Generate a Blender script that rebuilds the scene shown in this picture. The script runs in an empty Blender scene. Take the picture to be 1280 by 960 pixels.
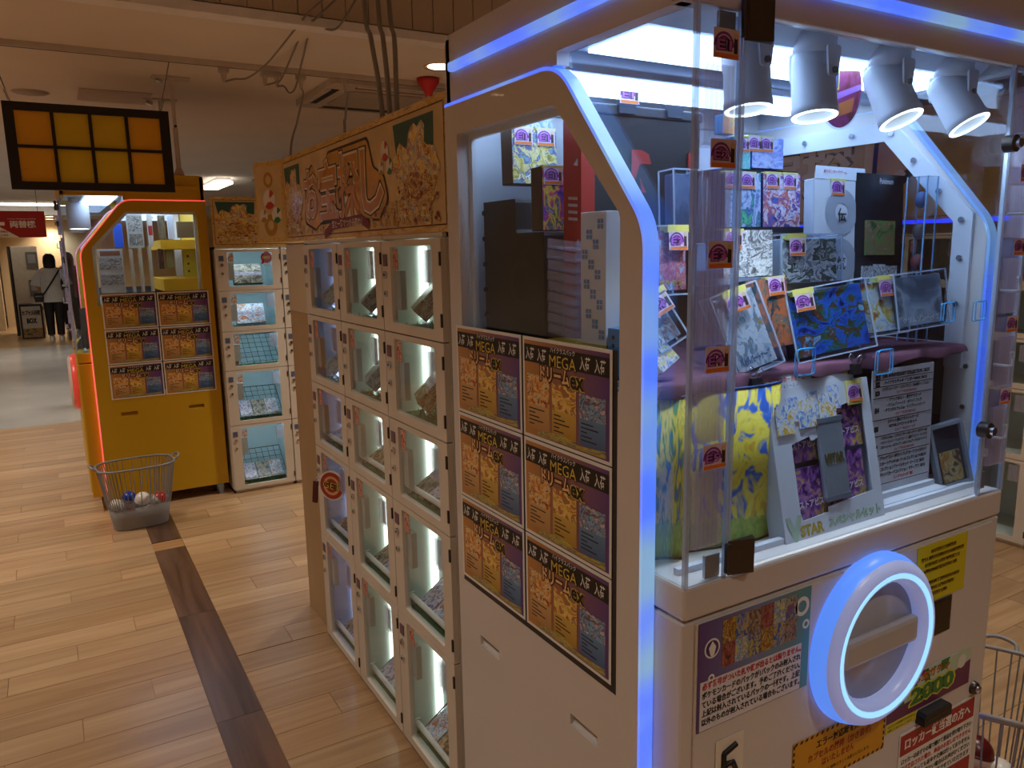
import bpy, math, random
from mathutils import Vector, Matrix, Euler
from mathutils.geometry import tessellate_polygon
rnd = random.Random(11)
sc = bpy.context.scene
col = sc.collection
PI = math.pi

# ------------------------------------------------------------------ camera
H = 1.6
FPX = 961.914
R0 = Vector((0.85950755, -0.51080536, -0.01801842))      # image right
R1 = Vector((-0.10349073, -0.13940003, -0.98481333))     # image down
R2 = Vector((0.50053616, 0.84831923, -0.172679))         # view direction
cam_d = bpy.data.cameras.new('camera'); cam = bpy.data.objects.new('camera', cam_d); col.objects.link(cam)
cam_d.sensor_width = 36.0; cam_d.lens = FPX * 36.0 / 1280.0; cam_d.clip_start = 0.02; cam_d.clip_end = 200
m = Matrix.Identity(4)
for i in range(3):
    m[i][0] = R0[i]; m[i][1] = -R1[i]; m[i][2] = -R2[i]
m[2][3] = H
cam.matrix_world = m
sc.camera = cam

def ray(x, y):
    return R0 * ((x - 640) / FPX) + R1 * ((y - 480) / FPX) + R2
def onY(x, y, Y):
    d = ray(x, y); return Vector((0, 0, H)) + d * (Y / d.y)
def onX(x, y, X):
    d = ray(x, y); return Vector((0, 0, H)) + d * (X / d.x)
def onZ(x, y, z):
    d = ray(x, y); return Vector((0, 0, H)) + d * ((z - H) / d.z)

# ------------------------------------------------------------------ world, light, exposure
w = bpy.data.worlds.new('world'); sc.world = w; w.use_nodes = True
w.node_tree.nodes['Background'].inputs[0].default_value = (0, 0, 0, 1)
w.node_tree.nodes['Background'].inputs[1].default_value = 0.0
sc.view_settings.view_transform = 'Standard'
sc.view_settings.look = 'None'
sc.view_settings.gamma = 1.0
sc.view_settings.use_curve_mapping = False
sc.view_settings.exposure = 0.0

def lamp(kind, name, loc, energy, color, size=0.2, rot=(0, 0, 0), spot=1.2, blend=0.5):
    d = bpy.data.lights.new(name, kind); d.energy = energy; d.color = color
    if kind == 'AREA':
        d.shape = 'DISK'; d.size = size
    else:
        d.shadow_soft_size = size
    if kind == 'SPOT':
        d.spot_size = spot; d.spot_blend = blend
    o = bpy.data.objects.new(name, d); col.objects.link(o); o.location = loc; o.rotation_euler = rot
    return o
WARM = (1.0, 0.91, 0.80)
CZ = 2.7                # lower ceiling
TZ = 3.2                # raised ceiling over the camera
# recessed warm downlights of the hall (their discs are built with the ceiling)
DOWN = [(-0.6, 1.2), (-0.6, 2.9), (0.2, -1.2), (1.6, -0.6), (2.9, 0.9), (2.9, 2.6), (-1.6, 0.2)]      # raised ceiling, above the frame
DOWN_LOW = [(-1.2, 5.0), (-1.1, 7.4), (-0.6, 10.2), (-0.8, 14.6), (-1.0, 20.0)]                       # lower ceiling along the aisle, left of the frame
DOWN_SEEN = (2.162, 4.455)                                                                            # the one beside the air conditioner
KZ = 2.483                                                                                            # low ceiling over the change counter
DOWN_COUNTER = [(0.107, 19.9), (0.115, 21.3)]                                                         # the pair seen below the far strip lamp
for x, y in DOWN:
    lamp('SPOT', 'downlight_lamp_offscreen', (x, y, TZ - 0.03), 84, (1.0, .93, .84), 0.08, (0, 0, 0), 1.75, 1.0)
for x, y in DOWN_LOW:
    lamp('SPOT', 'downlight_lamp_offscreen', (x, y, CZ - 0.03), 170 if y < 9 else 210, WARM, 0.08, (0, 0, 0), 2.0 if y < 9 else 2.3, 1.0)
lamp('SPOT', 'downlight_lamp', DOWN_SEEN + (CZ - 0.03,), 170, WARM, 0.08, (0, 0, 0), 2.0, 1.0)
for x, y in DOWN_COUNTER:
    lamp('SPOT', 'counter_downlight_lamp', (x, y, KZ - 0.03), 120, (1, 0.84, 0.66), 0.08, (0, 0, 0), 2.3, 1.0)

# ------------------------------------------------------------------ materials
MATS = {}
def new_mat(name):
    mt = bpy.data.materials.new(name); mt.use_nodes = True
    nt = mt.node_tree
    return mt, nt, nt.nodes['Principled BSDF']
def hexc(h):
    def f(v):
        v /= 255.0
        return v / 12.92 if v <= 0.04045 else ((v + 0.055) / 1.055) ** 2.4
    return (f(int(h[0:2], 16)), f(int(h[2:4], 16)), f(int(h[4:6], 16)), 1)
def plain(h, rough=0.5, metal=0.0, var=0.06, scale=14.0, bump=0.0, coat=0.0):
    key = ('p', h, rough, metal, var, scale, bump, coat)
    if key in MATS: return MATS[key]
    mt, nt, b = new_mat('paint_' + h)
    c = hexc(h)
    b.inputs['Roughness'].default_value = rough; b.inputs['Metallic'].default_value = metal
    b.inputs['Coat Weight'].default_value = coat
    if var > 0:
        n = nt.nodes.new('ShaderNodeTexNoise'); n.inputs['Scale'].default_value = scale; n.inputs['Detail'].default_value = 4
        tc = nt.nodes.new('ShaderNodeTexCoord'); nt.links.new(tc.outputs['Object'], n.inputs['Vector'])
        rp = nt.nodes.new('ShaderNodeValToRGB')
        rp.color_ramp.elements[0].color = tuple(v * (1 - var) for v in c[:3]) + (1,)
        rp.color_ramp.elements[1].color = tuple(min(1, v * (1 + var)) for v in c[:3]) + (1,)
        rp.color_ramp.elements[0].position = 0.3; rp.color_ramp.elements[1].position = 0.7
        nt.links.new(n.outputs['Fac'], rp.inputs['Fac']); nt.links.new(rp.outputs['Color'], b.inputs['Base Color'])
        if bump > 0:
            bp = nt.nodes.new('ShaderNodeBump'); bp.inputs['Strength'].default_value = bump; bp.inputs['Distance'].default_value = 0.002
            nt.links.new(n.outputs['Fac'], bp.inputs['Height']); nt.links.new(bp.outputs['Normal'], b.inputs['Normal'])
    else:
        b.inputs['Base Color'].default_value = c
    MATS[key] = mt; return mt
def glow(h, strength, base=None):
    key = ('g', h, strength)
    if key in MATS: return MATS[key]
    mt, nt, b = new_mat('glow_' + h)
    b.inputs['Base Color'].default_value = hexc(base or h)
    b.inputs['Emission Color'].default_value = hexc(h); b.inputs['Emission Strength'].default_value = strength
    b.inputs['Roughness'].default_value = 0.3
    MATS[key] = mt; return mt
def glow_strip(h, h2, strength, scale=5.0):
    mt, nt, b = new_mat('led_strip_' + h)
    tc = nt.nodes.new('ShaderNodeTexCoord'); n = nt.nodes.new('ShaderNodeTexNoise'); n.inputs['Scale'].default_value = scale
    rp = nt.nodes.new('ShaderNodeValToRGB')
    rp.color_ramp.elements[0].position = 0.36; rp.color_ramp.elements[1].position = 0.58
    rp.color_ramp.elements[0].color = hexc(h2); rp.color_ramp.elements[1].color = hexc(h)
    nt.links.new(tc.outputs['Object'], n.inputs['Vector']); nt.links.new(n.outputs['Fac'], rp.inputs['Fac'])
    nt.links.new(rp.outputs['Color'], b.inputs['Emission Color'])
    b.inputs['Base Color'].default_value = hexc('c8d4e8'); b.inputs['Emission Strength'].default_value = strength
    b.inputs['Roughness'].default_value = 0.25
    return mt
def clear(tint='ffffff', gloss=1.0, key2=''):
    key = ('c', tint, gloss)
    if key in MATS: return MATS[key]
    mt = bpy.data.materials.new('clear_' + tint); mt.use_nodes = True; nt = mt.node_tree; nt.nodes.clear()
    out = nt.nodes.new('ShaderNodeOutputMaterial'); mx = nt.nodes.new('ShaderNodeMixShader')
    t = nt.nodes.new('ShaderNodeBsdfTransparent'); t.inputs[0].default_value = hexc(tint)
    g = nt.nodes.new('ShaderNodeBsdfGlossy'); g.inputs['Roughness'].default_value = 0.02
    fr = nt.nodes.new('ShaderNodeFresnel')      # same reflectance on both faces of the thin sheet
    ge = nt.nodes.new('ShaderNodeNewGeometry'); mr = nt.nodes.new('ShaderNodeMapRange')
    mr.inputs[3].default_value = 1.45; mr.inputs[4].default_value = 1/1.45
    nt.links.new(ge.outputs['Backfacing'], mr.inputs[0]); nt.links.new(mr.outputs[0], fr.inputs[0])
    mu = nt.nodes.new('ShaderNodeMath'); mu.operation = 'MULTIPLY'; mu.inputs[1].default_value = gloss
    nt.links.new(fr.outputs[0], mu.inputs[0]); nt.links.new(mu.outputs[0], mx.inputs[0])
    nt.links.new(t.outputs[0], mx.inputs[1]); nt.links.new(g.outputs[0], mx.inputs[2]); nt.links.new(mx.outputs[0], out.inputs[0])
    MATS[key] = mt; return mt
def milky(h, alpha=0.35, rough=0.15):
    key = ('m', h, alpha)
    if key in MATS: return MATS[key]
    mt, nt, b = new_mat('milky_' + h)
    b.inputs['Base Color'].default_value = hexc(h); b.inputs['Alpha'].default_value = alpha; b.inputs['Roughness'].default_value = rough
    MATS[key] = mt; return mt
ARTN = [0]
def art(pal, scale=7.0, seed=None, rough=0.3, warp=0.35, stretch=(1, 1, 1)):
    """busy printed artwork: warped cells coloured from a palette"""
    ARTN[0] += 1
    seed = ARTN[0] * 3.7 if seed is None else seed
    mt, nt, b = new_mat('print_%d' % ARTN[0])
    tc = nt.nodes.new('ShaderNodeTexCoord'); mp = nt.nodes.new('ShaderNodeMapping')
    mp.inputs['Location'].default_value = (seed, seed * 0.7, seed * 0.3); mp.inputs['Scale'].default_value = stretch
    n = nt.nodes.new('ShaderNodeTexNoise'); n.inputs['Scale'].default_value = scale * 0.5; n.inputs['Detail'].default_value = 5
    mx = nt.nodes.new('ShaderNodeMix'); mx.data_type = 'RGBA'; mx.inputs[0].default_value = warp
    v = nt.nodes.new('ShaderNodeTexNoise'); v.inputs['Scale'].default_value = scale; v.inputs['Detail'].default_value = 6; v.inputs['Distortion'].default_value = 1.6
    rp = nt.nodes.new('ShaderNodeValToRGB'); cr = rp.color_ramp; cr.interpolation = 'LINEAR'
    k = len(pal)
    while len(cr.elements) < k: cr.elements.new(0.5)
    for i, h in enumerate(pal):
        cr.elements[i].position = 0.30 + 0.40 * i / max(1, k - 1); cr.elements[i].color = hexc(h)
    nt.links.new(tc.outputs['Generated'], mp.inputs['Vector']); nt.links.new(mp.outputs['Vector'], n.inputs['Vector'])
    nt.links.new(mp.outputs['Vector'], mx.inputs[6]); nt.links.new(n.outputs['Color'], mx.inputs[7])
    nt.links.new(mx.outputs[2], v.inputs['Vector']); nt.links.new(v.outputs['Fac'], rp.inputs['Fac'])
    nt.links.new(rp.outputs['Color'], b.inputs['Base Color']); b.inputs['Roughness'].default_value = rough
    return mt
def gradient(h1, h2, rough=0.35, axis=0, mid=None):
    mt, nt, b = new_mat('gradient_print')
    tc = nt.nodes.new('ShaderNodeTexCoord'); sp = nt.nodes.new('ShaderNodeSeparateXYZ'); rp = nt.nodes.new('ShaderNodeValToRGB')
    nt.links.new(tc.outputs['Generated'], sp.inputs[0]); nt.links.new(sp.outputs[axis], rp.inputs['Fac'])
    rp.color_ramp.elements[0].color = hexc(h1); rp.color_ramp.elements[1].color = hexc(h2)
    if mid:
        e = rp.color_ramp.elements.new(0.5); e.color = hexc(mid)
    nt.links.new(rp.outputs['Color'], b.inputs['Base Color']); b.inputs['Roughness'].default_value = rough
    return mt
def wood(h1, h2, along='X', scale=1.0, rough=0.28, seed=0.0):
    mt, nt, b = new_mat('wood_' + h1)
    tc = nt.nodes.new('ShaderNodeTexCoord'); mp = nt.nodes.new('ShaderNodeMapping')
    s = (1.2, 22, 22) if along == 'X' else (22, 1.2, 22)
    mp.inputs['Scale'].default_value = tuple(v * scale for v in s)
    geo = nt.nodes.new('ShaderNodeObjectInfo')
    mv = nt.nodes.new('ShaderNodeVectorMath'); mv.operation = 'MULTIPLY'; mv.inputs[1].default_value = (37.0, 53.0, 11.0)
    nt.links.new(geo.outputs['Random'], mv.inputs[0])
    g = nt.nodes.new('ShaderNodeNewGeometry')
    ad = nt.nodes.new('ShaderNodeVectorMath'); ad.operation = 'ADD'
    nt.links.new(g.outputs['Position'], mp.inputs['Vector']); nt.links.new(mp.outputs['Vector'], ad.inputs[0]); nt.links.new(mv.outputs[0], ad.inputs[1])
    n = nt.nodes.new('ShaderNodeTexNoise'); n.inputs['Scale'].default_value = 1.0; n.inputs['Detail'].default_value = 5; n.inputs['Distortion'].default_value = 0.8
    nt.links.new(ad.outputs[0], n.inputs['Vector'])
    rp = nt.nodes.new('ShaderNodeValToRGB'); rp.color_ramp.elements[0].position = 0.32; rp.color_ramp.elements[1].position = 0.68
    rp.color_ramp.elements[0].color = hexc(h1); rp.color_ramp.elements[1].color = hexc(h2)
    nt.links.new(n.outputs['Fac'], rp.inputs['Fac'])
    hs = nt.nodes.new('ShaderNodeHueSaturation')
    ma = nt.nodes.new('ShaderNodeMapRange'); ma.inputs[3].default_value = 0.86; ma.inputs[4].default_value = 1.12
    nt.links.new(geo.outputs['Random'], ma.inputs[0]); nt.links.new(ma.outputs[0], hs.inputs['Value'])
    nt.links.new(rp.outputs['Color'], hs.inputs['Color']); nt.links.new(hs.outputs['Color'], b.inputs['Base Color'])
    b.inputs['Roughness'].default_value = rough
    bp = nt.nodes.new('ShaderNodeBump'); bp.inputs['Strength'].default_value = 0.06; bp.inputs['Distance'].default_value = 0.002
    nt.links.new(n.outputs['Fac'], bp.inputs['Height']); nt.links.new(bp.outputs['Normal'], b.inputs['Normal'])
    return mt

WHITE = plain('d9d3cf', 0.32, var=0.02, scale=3, coat=0.2)
YELLOW = plain('cda012', 0.4, var=0.03, scale=3)
CREAM = plain('ddd2c2', 0.45, var=0.05, scale=6)
BLACK = plain('16161a', 0.5)
DARK = plain('24242a', 0.45)
PAPER = plain('ecebe6', 0.6, var=0.02)
CHROME = plain('c4c6cc', 0.22, 1.0, var=0)
STEEL = plain('8e9096', 0.35, 0.9, var=0)
GUN = plain('5a5450', 0.35, 0.85, var=0)
INK = plain('14110f', 0.5, var=0)
REDINK = plain('c2232a', 0.5, var=0)
WHITEINK = plain('f4f2ee', 0.5, var=0)
GLASS = clear('fafdff', 0.8)
ACRYL = clear('eef4fb', 1.6)
EDGE = milky('cfe0f6', 0.55, 0.1)
RIDGE = milky('dedcf6', 0.22, 0.1)
CABLE = plain('8c857c', 0.6)
TURF = plain('2f8f3c', 0.8, var=0.35, scale=90, bump=0.6)

# ------------------------------------------------------------------ mesh helpers
class MB:
    def __init__(s): s.v = []; s.f = []; s.m = []; s.s = []
    def add(s, vs, fs, m=0, smooth=False):
        o = len(s.v); s.v += [tuple(p) for p in vs]
        for f in fs: s.f.append(tuple(i + o for i in f)); s.m.append(m); s.s.append(smooth)
        return s
    def box(s, x0, y0, z0, x1, y1, z1, m=0, M=None):
        vs = [Vector(p) for p in ((x0,y0,z0),(x1,y0,z0),(x1,y1,z0),(x0,y1,z0),(x0,y0,z1),(x1,y0,z1),(x1,y1,z1),(x0,y1,z1))]
        if M: vs = [M @ p for p in vs]
        return s.add(vs, [(3,2,1,0),(4,5,6,7),(0,1,5,4),(1,2,6,5),(2,3,7,6),(3,0,4,7)], m)
    def cyl(s, p0, p1, r, n=16, m=0, r2=None, caps=True):
        p0 = Vector(p0); p1 = Vector(p1); r2 = r if r2 is None else r2
        d = (p1 - p0).normalized(); a = d.orthogonal().normalized(); b = d.cross(a)
        vs = []
        for k in range(n):
            t = 2*PI*k/n; u = a*math.cos(t) + b*math.sin(t); vs.append(p0 + u*r); vs.append(p1 + u*r2)
        s.add(vs, [(2*k, 2*((k+1) % n), 2*((k+1) % n)+1, 2*k+1) for k in range(n)], m, True)
        if caps:
            s.add([vs[2*k] for k in range(n)][::-1], [tuple(range(n))], m)
            s.add([vs[2*k+1] for k in range(n)], [tuple(range(n))], m)
        return s
    def tube(s, pts, r, n=8, m=0, closed=False):
        pts = [Vector(p) for p in pts]; N = len(pts); rings = []; prev = None
        for i, p in enumerate(pts):
            if closed: d = pts[(i+1) % N] - pts[i-1]
            else: d = pts[min(i+1, N-1)] - pts[max(i-1, 0)]
            d.normalize()
            if prev is None: a = d.orthogonal().normalized()
            else:
                a = prev - d*prev.dot(d)
                a = a.normalized() if a.length > 1e-6 else d.orthogonal().normalized()
            prev = a; b = d.cross(a); rr = r[i] if isinstance(r, (list, tuple)) else r
            rings.append([p + (a*math.cos(2*PI*k/n) + b*math.sin(2*PI*k/n))*rr for k in range(n)])
        vs = [q for g in rings for q in g]; fs = []
        for i in range(N if closed else N-1):
            j = (i+1) % N
            for k in range(n): fs.append((i*n+k, i*n+(k+1) % n, j*n+(k+1) % n, j*n+k))
        s.add(vs, fs, m, True)
        if not closed:
            s.add(rings[0][::-1], [tuple(range(n))], m); s.add(rings[-1], [tuple(range(n))], m)
        return s
    def loft(s, rings, m=0, smooth=True, cap0=True, cap1=True):
        n = len(rings[0]); vs = [q for g in rings for q in g]; fs = []
        for i in range(len(rings)-1):
            for k in range(n): fs.append((i*n+k, i*n+(k+1) % n, (i+1)*n+(k+1) % n, (i+1)*n+k))
        s.add(vs, fs, m, smooth)
        if cap0: s.add(list(rings[0])[::-1], [tuple(range(n))], m)
        if cap1: s.add(rings[-1], [tuple(range(n))], m)
        return s
    def lathe(s, prof, c=(0,0,0), axis=(0,0,1), n=32, m=0):
        ax = Vector(axis).normalized(); a = ax.orthogonal().normalized(); b = ax.cross(a); c = Vector(c)
        vs = []
        for r, h in prof:
            for k in range(n):
                t = 2*PI*k/n; vs.append(c + ax*h + (a*math.cos(t)+b*math.sin(t))*max(r, 1e-4))
        fs = []
        for i in range(len(prof)-1):
            for k in range(n): fs.append((i*n+k, i*n+(k+1) % n, (i+1)*n+(k+1) % n, (i+1)*n+k))
        return s.add(vs, fs, m, True)
    def sphere(s, c, r, n=16, m=0, sc=(1,1,1)):
        vs = []; fs = []; h = n//2
        for i in range(h+1):
            t = PI*i/h
            for k in range(n):
                u = 2*PI*k/n
                vs.append((c[0]+sc[0]*r*max(math.sin(t),1e-4)*math.cos(u), c[1]+sc[1]*r*max(math.sin(t),1e-4)*math.sin(u), c[2]+sc[2]*r*math.cos(t)))
        for i in range(h):
            for k in range(n): fs.append((i*n+k, (i+1)*n+k, (i+1)*n+(k+1) % n, i*n+(k+1) % n))
        return s.add(vs, fs, m, True)
    def prism(s, loops, plane, d0, d1, m=0, mside=None):
        """outer loop + holes (2d) extruded from d0 to d1 across the plane ('xy','xz','yz')"""
        if not isinstance(loops[0][0], (tuple, list, Vector)): loops = [loops]
        def P(p, d):
            if plane == 'xy': return (p[0], p[1], d)
            if plane == 'xz': return (p[0], d, p[1])
            return (d, p[0], p[1])
        flat = [p for l in loops for p in l]
        tris = tessellate_polygon([[Vector((p[0], p[1], 0)) for p in l] for l in loops])
        s.add([P(p, d0) for p in flat], [tuple(t) for t in tris], m)
        s.add([P(p, d1) for p in flat], [tuple(reversed(t)) for t in tris], m)
        ms = m if mside is None else mside
        for l in loops:
            n = len(l)
            s.add([P(p, d0) for p in l] + [P(p, d1) for p in l], [(k, (k+1) % n, (k+1) % n+n, k+n) for k in range(n)], ms)
        return s
    def fq(s, x0, y0, x1, y1, z=0, m=0):      # flat print rectangle
        return s.add([(x0,y0,z),(x1,y0,z),(x1,y1,z),(x0,y1,z)], [(0,1,2,3)], m)
    def fp(s, pts, z=0, m=0):
        tris = tessellate_polygon([[Vector((p[0], p[1], 0)) for p in pts]])
        fs = []
        for t in tris:
            a, b, c = [Vector(pts[i]).to_2d() for i in t]
            fs.append(tuple(t) if (b-a).cross(c-a) > 0 else tuple(reversed(t)))
        return s.add([(p[0], p[1], z) for p in pts], fs, m)
    def fring(s, cx, cy, r0, r1, a0, a1, z=0, m=0, n=14, ky=1.0):
        for k in range(n):
            t0 = a0+(a1-a0)*k/n; t1 = a0+(a1-a0)*(k+1)/n
            s.add([(cx+r0*math.cos(t0),cy+ky*r0*math.sin(t0),z),(cx+r1*math.cos(t0),cy+ky*r1*math.sin(t0),z),(cx+r1*math.cos(t1),cy+ky*r1*math.sin(t1),z),(cx+r0*math.cos(t1),cy+ky*r0*math.sin(t1),z)], [(0,1,2,3)], m)
        return s
    def mesh(s, name, mats):
        me = bpy.data.meshes.new(name); me.from_pydata(s.v, [], s.f)
        for mt in (mats if isinstance(mats, (list, tuple)) else [mats]): me.materials.append(mt)
        me.polygons.foreach_set('material_index', s.m); me.polygons.foreach_set('use_smooth', s.s)
        me.update(); return me
    def build(s, name, mats, parent=None, bevel=0.0, seg=2):
        return link(name, s.mesh(name, mats), parent, bevel, seg)
def link(name, me, parent=None, bevel=0.0, seg=2, loc=None, rot=None, scale=None):
    o = bpy.data.objects.new(name, me); col.objects.link(o)
    if parent: o.parent = parent
    if loc is not None: o.location = loc
    if rot is not None: o.rotation_euler = rot
    if scale is not None: o.scale = scale
    if bevel > 0:
        md = o.modifiers.new('bevel', 'BEVEL'); md.width = bevel; md.segments = seg; md.limit_method = 'ANGLE'
    return o
def tag(o, label=None, cat=None, group=None, kind=None):
    if label: o['label'] = label
    if cat: o['category'] = cat
    if group: o['group'] = group
    if kind: o['kind'] = kind
    return o
def thing(name, label, cat, loc=(0,0,0), rot=(0,0,0), group=None):
    o = bpy.data.objects.new(name, None); col.objects.link(o); o.empty_display_size = 0.05
    o.location = loc; o.rotation_euler = rot
    return tag(o, label, cat, group)
def copy_tree(o, parent=None):
    c = o.copy(); col.objects.link(c); c.parent = parent
    for ch in list(o.children): copy_tree(ch, c)
    return c
def fillet(pts, radii, n=6):
    out = []; N = len(pts)
    for i in range(N):
        p = Vector(pts[i]); r = radii[i] if isinstance(radii, (list, tuple)) else radii
        if r <= 0: out.append(tuple(p)); continue
        a = (Vector(pts[i-1]) - p); b = (Vector(pts[(i+1) % N]) - p)
        an = a.normalized(); bn = b.normalized(); ang = an.angle(bn)
        t = min(r / math.tan(ang/2), a.length*0.48, b.length*0.48)
        p0 = p + an*t; p1 = p + bn*t
        for k in range(n+1):
            u = k/n
            out.append(tuple(p0*(1-u)**2 + p*2*u*(1-u) + p1*u*u))
    return out
FACE_S = (PI/2, 0, 0)           # flat print facing the camera side (-Y)
FACE_W = (PI/2, 0, -PI/2)       # flat print facing -X

TXT = {}
def textmesh(s, w_, h_, bold=0.0, fat=0.0):
    key = (s, round(w_, 4), round(h_, 4), bold, fat)
    if key in TXT: return TXT[key]
    cu = bpy.data.curves.new('t', 'FONT'); cu.body = s; cu.size = 1.0; cu.offset = bold; cu.resolution_u = 2; cu.fill_mode = 'FRONT'
    ob = bpy.data.objects.new('t', cu)
    me = bpy.data.meshes.new_from_object(ob)
    bpy.data.objects.remove(ob); bpy.data.curves.remove(cu)
    if len(me.vertices):
        xs = [v.co.x for v in me.vertices]; ys = [v.co.y for v in me.vertices]
        x0, x1, y0, y1 = min(xs), max(xs), min(ys), max(ys)
        sx = w_/max(1e-6, x1-x0); sy = h_/max(1e-6, y1-y0)
        for v in me.vertices: v.co = ((v.co.x-(x0+x1)/2)*sx, (v.co.y-(y0+y1)/2)*sy, 0)
    if fat > 0:         # thicken by overlaying shifted copies of the flat letters
        V = [v.co.copy() for v in me.vertices]; F = [tuple(p.vertices) for p in me.polygons]; n = len(V)
        vs, fs = [], []
        for q, (dx, dy) in enumerate(((-fat, 0), (fat, 0), (0, fat*.6))):
            vs += [(v.x+dx, v.y+dy, v.z+q*.00002) for v in V]; fs += [tuple(i+q*n for i in f) for f in F]
        me = bpy.data.meshes.new('lettering'); me.from_pydata(vs, [], fs); me.update()
    me.materials.clear()
    me.name = 'lettering'
    TXT[key] = me; return me
def text(s, w_, h_, mat, parent, x, y, z=0.001, bold=0.02, name='lettering', rz=0.0):
    if any('\u3400' <= ch <= '\u9fff' for ch in s): 
        fat = h_*.028 if bold > .025 and len(s) > 1 else 0.0
        bold = min(bold, .075 if len(s) == 1 else .012)   # dense characters clog when thickened by offsetting
    else: fat = 0.0
    me = textmesh(s, w_, h_, bold, fat)
    if len(me.materials) and me.materials[0] != mat:
        me = me.copy(); me.materials.clear(); me.materials.append(mat)
    elif not len(me.materials): me.materials.append(mat)
    return link(name, me, parent, loc=(x, y, z), rot=(0, 0, rz))

# ------------------------------------------------------------------ the hall: floor
OAK = [wood('a8825c', 'c39f76', 'X'), wood('a47e58', 'be986e', 'X'), wood('ae8962', 'c8a57c', 'X')]
DARKOAK = wood('4a3222', '765642', 'Y', rough=0.3)
floor = tag(MB().box(-3, -3, -0.12, 7, 8.6, -0.004).build('floor', wood('9c7046', 'b98e5e', 'X')), kind='structure')
def unit_box(name, mt):
    return MB().box(-0.5, -0.5, -1, 0.5, 0.5, 0).mesh(name, mt)
UB = [unit_box('plank', mt) for mt in OAK]; UBD = unit_box('plank', DARKOAK)
PW = 0.1527; PL = 0.92
def planks(xa, xb, ya, yb, cnt=[0]):
    k0 = math.floor((ya - 2.902)/PW); k1 = math.ceil((yb - 2.902)/PW)
    for k in range(k0, k1):
        y0 = max(ya, 2.902 + k*PW); y1 = min(yb, y0 + PW if y0 > ya else 2.902 + (k+1)*PW)
        if y1 - y0 < 0.02: continue
        off = (k*0.385 + 0.31*((k*7) % 3)) % PL
        x = xa - off
        while x < xb:
            a, b = max(x, xa), min(x+PL, xb); x += PL
            if b - a < 0.02: continue
            cnt[0] += 1
            if cnt[0] > 296: return
            link('plank', UB[rnd.randrange(3)], floor, loc=((a+b)/2, (y0+y1)/2, 0), scale=(b-a-0.0022, y1-y0-0.0022, 0.0035))
planks(-0.75, 0.333, 2.0, 8.6)
planks(0.489, 0.86, 1.75, 3.05)
planks(0.489, 1.9, 3.05, 5.75)
planks(1.95, 4.3, 0.7, 2.5)
y = 1.7
while y < 4.95:
    link('plank', UBD, floor, loc=(0.411, y+0.46, 0), scale=(0.1545, min(0.918, 5.1-y), 0.0035)); y += 0.92
tag(MB().box(-3, 8.6, -0.12, 7, 16.5, 0.0).build('floor_grey', plain('a8a6a2', 0.22, var=0.12, scale=1.4)), kind='structure')
tag(MB().box(-3, 16.5, -0.12, 7, 24.5, 0.0).build('floor_far', plain('a78a66', 0.3, var=0.1, scale=2)), kind='structure')

# ------------------------------------------------------------------ ceilings, soffit, walls
CEIL = plain('e4d8cc', 0.8, var=0.04, scale=1.5)
SOFY = 3.95
tag(MB().box(-3, SOFY, CZ, 7, 24.5, CZ+0.1).build('ceiling', CEIL), kind='structure')
tag(MB().box(-3, -3, TZ, 7, SOFY, TZ+0.1).build('ceiling_raised', CEIL), kind='structure')
sof = tag(MB().box(-3, SOFY, CZ+0.02, 7, SOFY+0.06, TZ).build('wall_soffit', plain('cbbba6', 0.8)), kind='structure')
sb = MB().box(0.0025, -0.012, 0, 0.1175, 0, TZ-CZ-0.05).mesh('board', plain('cbbba6', 0.7, var=0.05, scale=5))
for k in range(30): link('board', sb, sof, loc=(-0.4+k*0.12, SOFY, CZ+0.04))
tag(MB().box(-3, SOFY-0.035, CZ-0.015, 7, SOFY+0.07, CZ+0.028).build('trim_1', plain('f2eef0', 0.5)), kind='structure')
WALL = plain('d6cabb', 0.8, var=0.04, scale=1)
tag(MB().box(-3, 24.4, 0, 7, 24.5, CZ).build('wall_back', WALL), kind='structure')
tag(MB().box(7, -3, 0, 7.1, 24.5, TZ).build('wall_right', WALL), kind='structure')
tag(MB().box(-3.1, -3, 0, -3, 24.5, TZ).build('wall_left', WALL), kind='structure')
tag(MB().box(-3, -3.1, 0, 7, -3, TZ).build('wall_front', WALL), kind='structure')
tag(MB().box(-3, 24.36, 0, 7, 24.4, 0.1).build('baseboard_back', plain('8a7458', 0.6)), kind='structure')
tag(MB().box(-3, 19.2, KZ, 7, 19.5, CZ).build('trim_2', plain('e4e2de', 0.6)), kind='structure')
tag(MB().box(-3, 19.5, KZ, 7, 21.6, KZ+.06).build('ceiling_counter', plain('dcc7a4', 0.75, var=0.04, scale=1)), kind='structure')
tag(MB().box(-3, 20.6, 0, -0.98, 21.0, CZ).build('wall_pillar', plain('c9b492', 0.7)), kind='structure')
# far wall of the change counter, in front of the back wall
tag(MB().box(-0.98, 21.6, 0, 7, 21.8, CZ).build('wall_counter', plain('dcc39b', 0.75, var=0.04, scale=1)), kind='structure')

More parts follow.
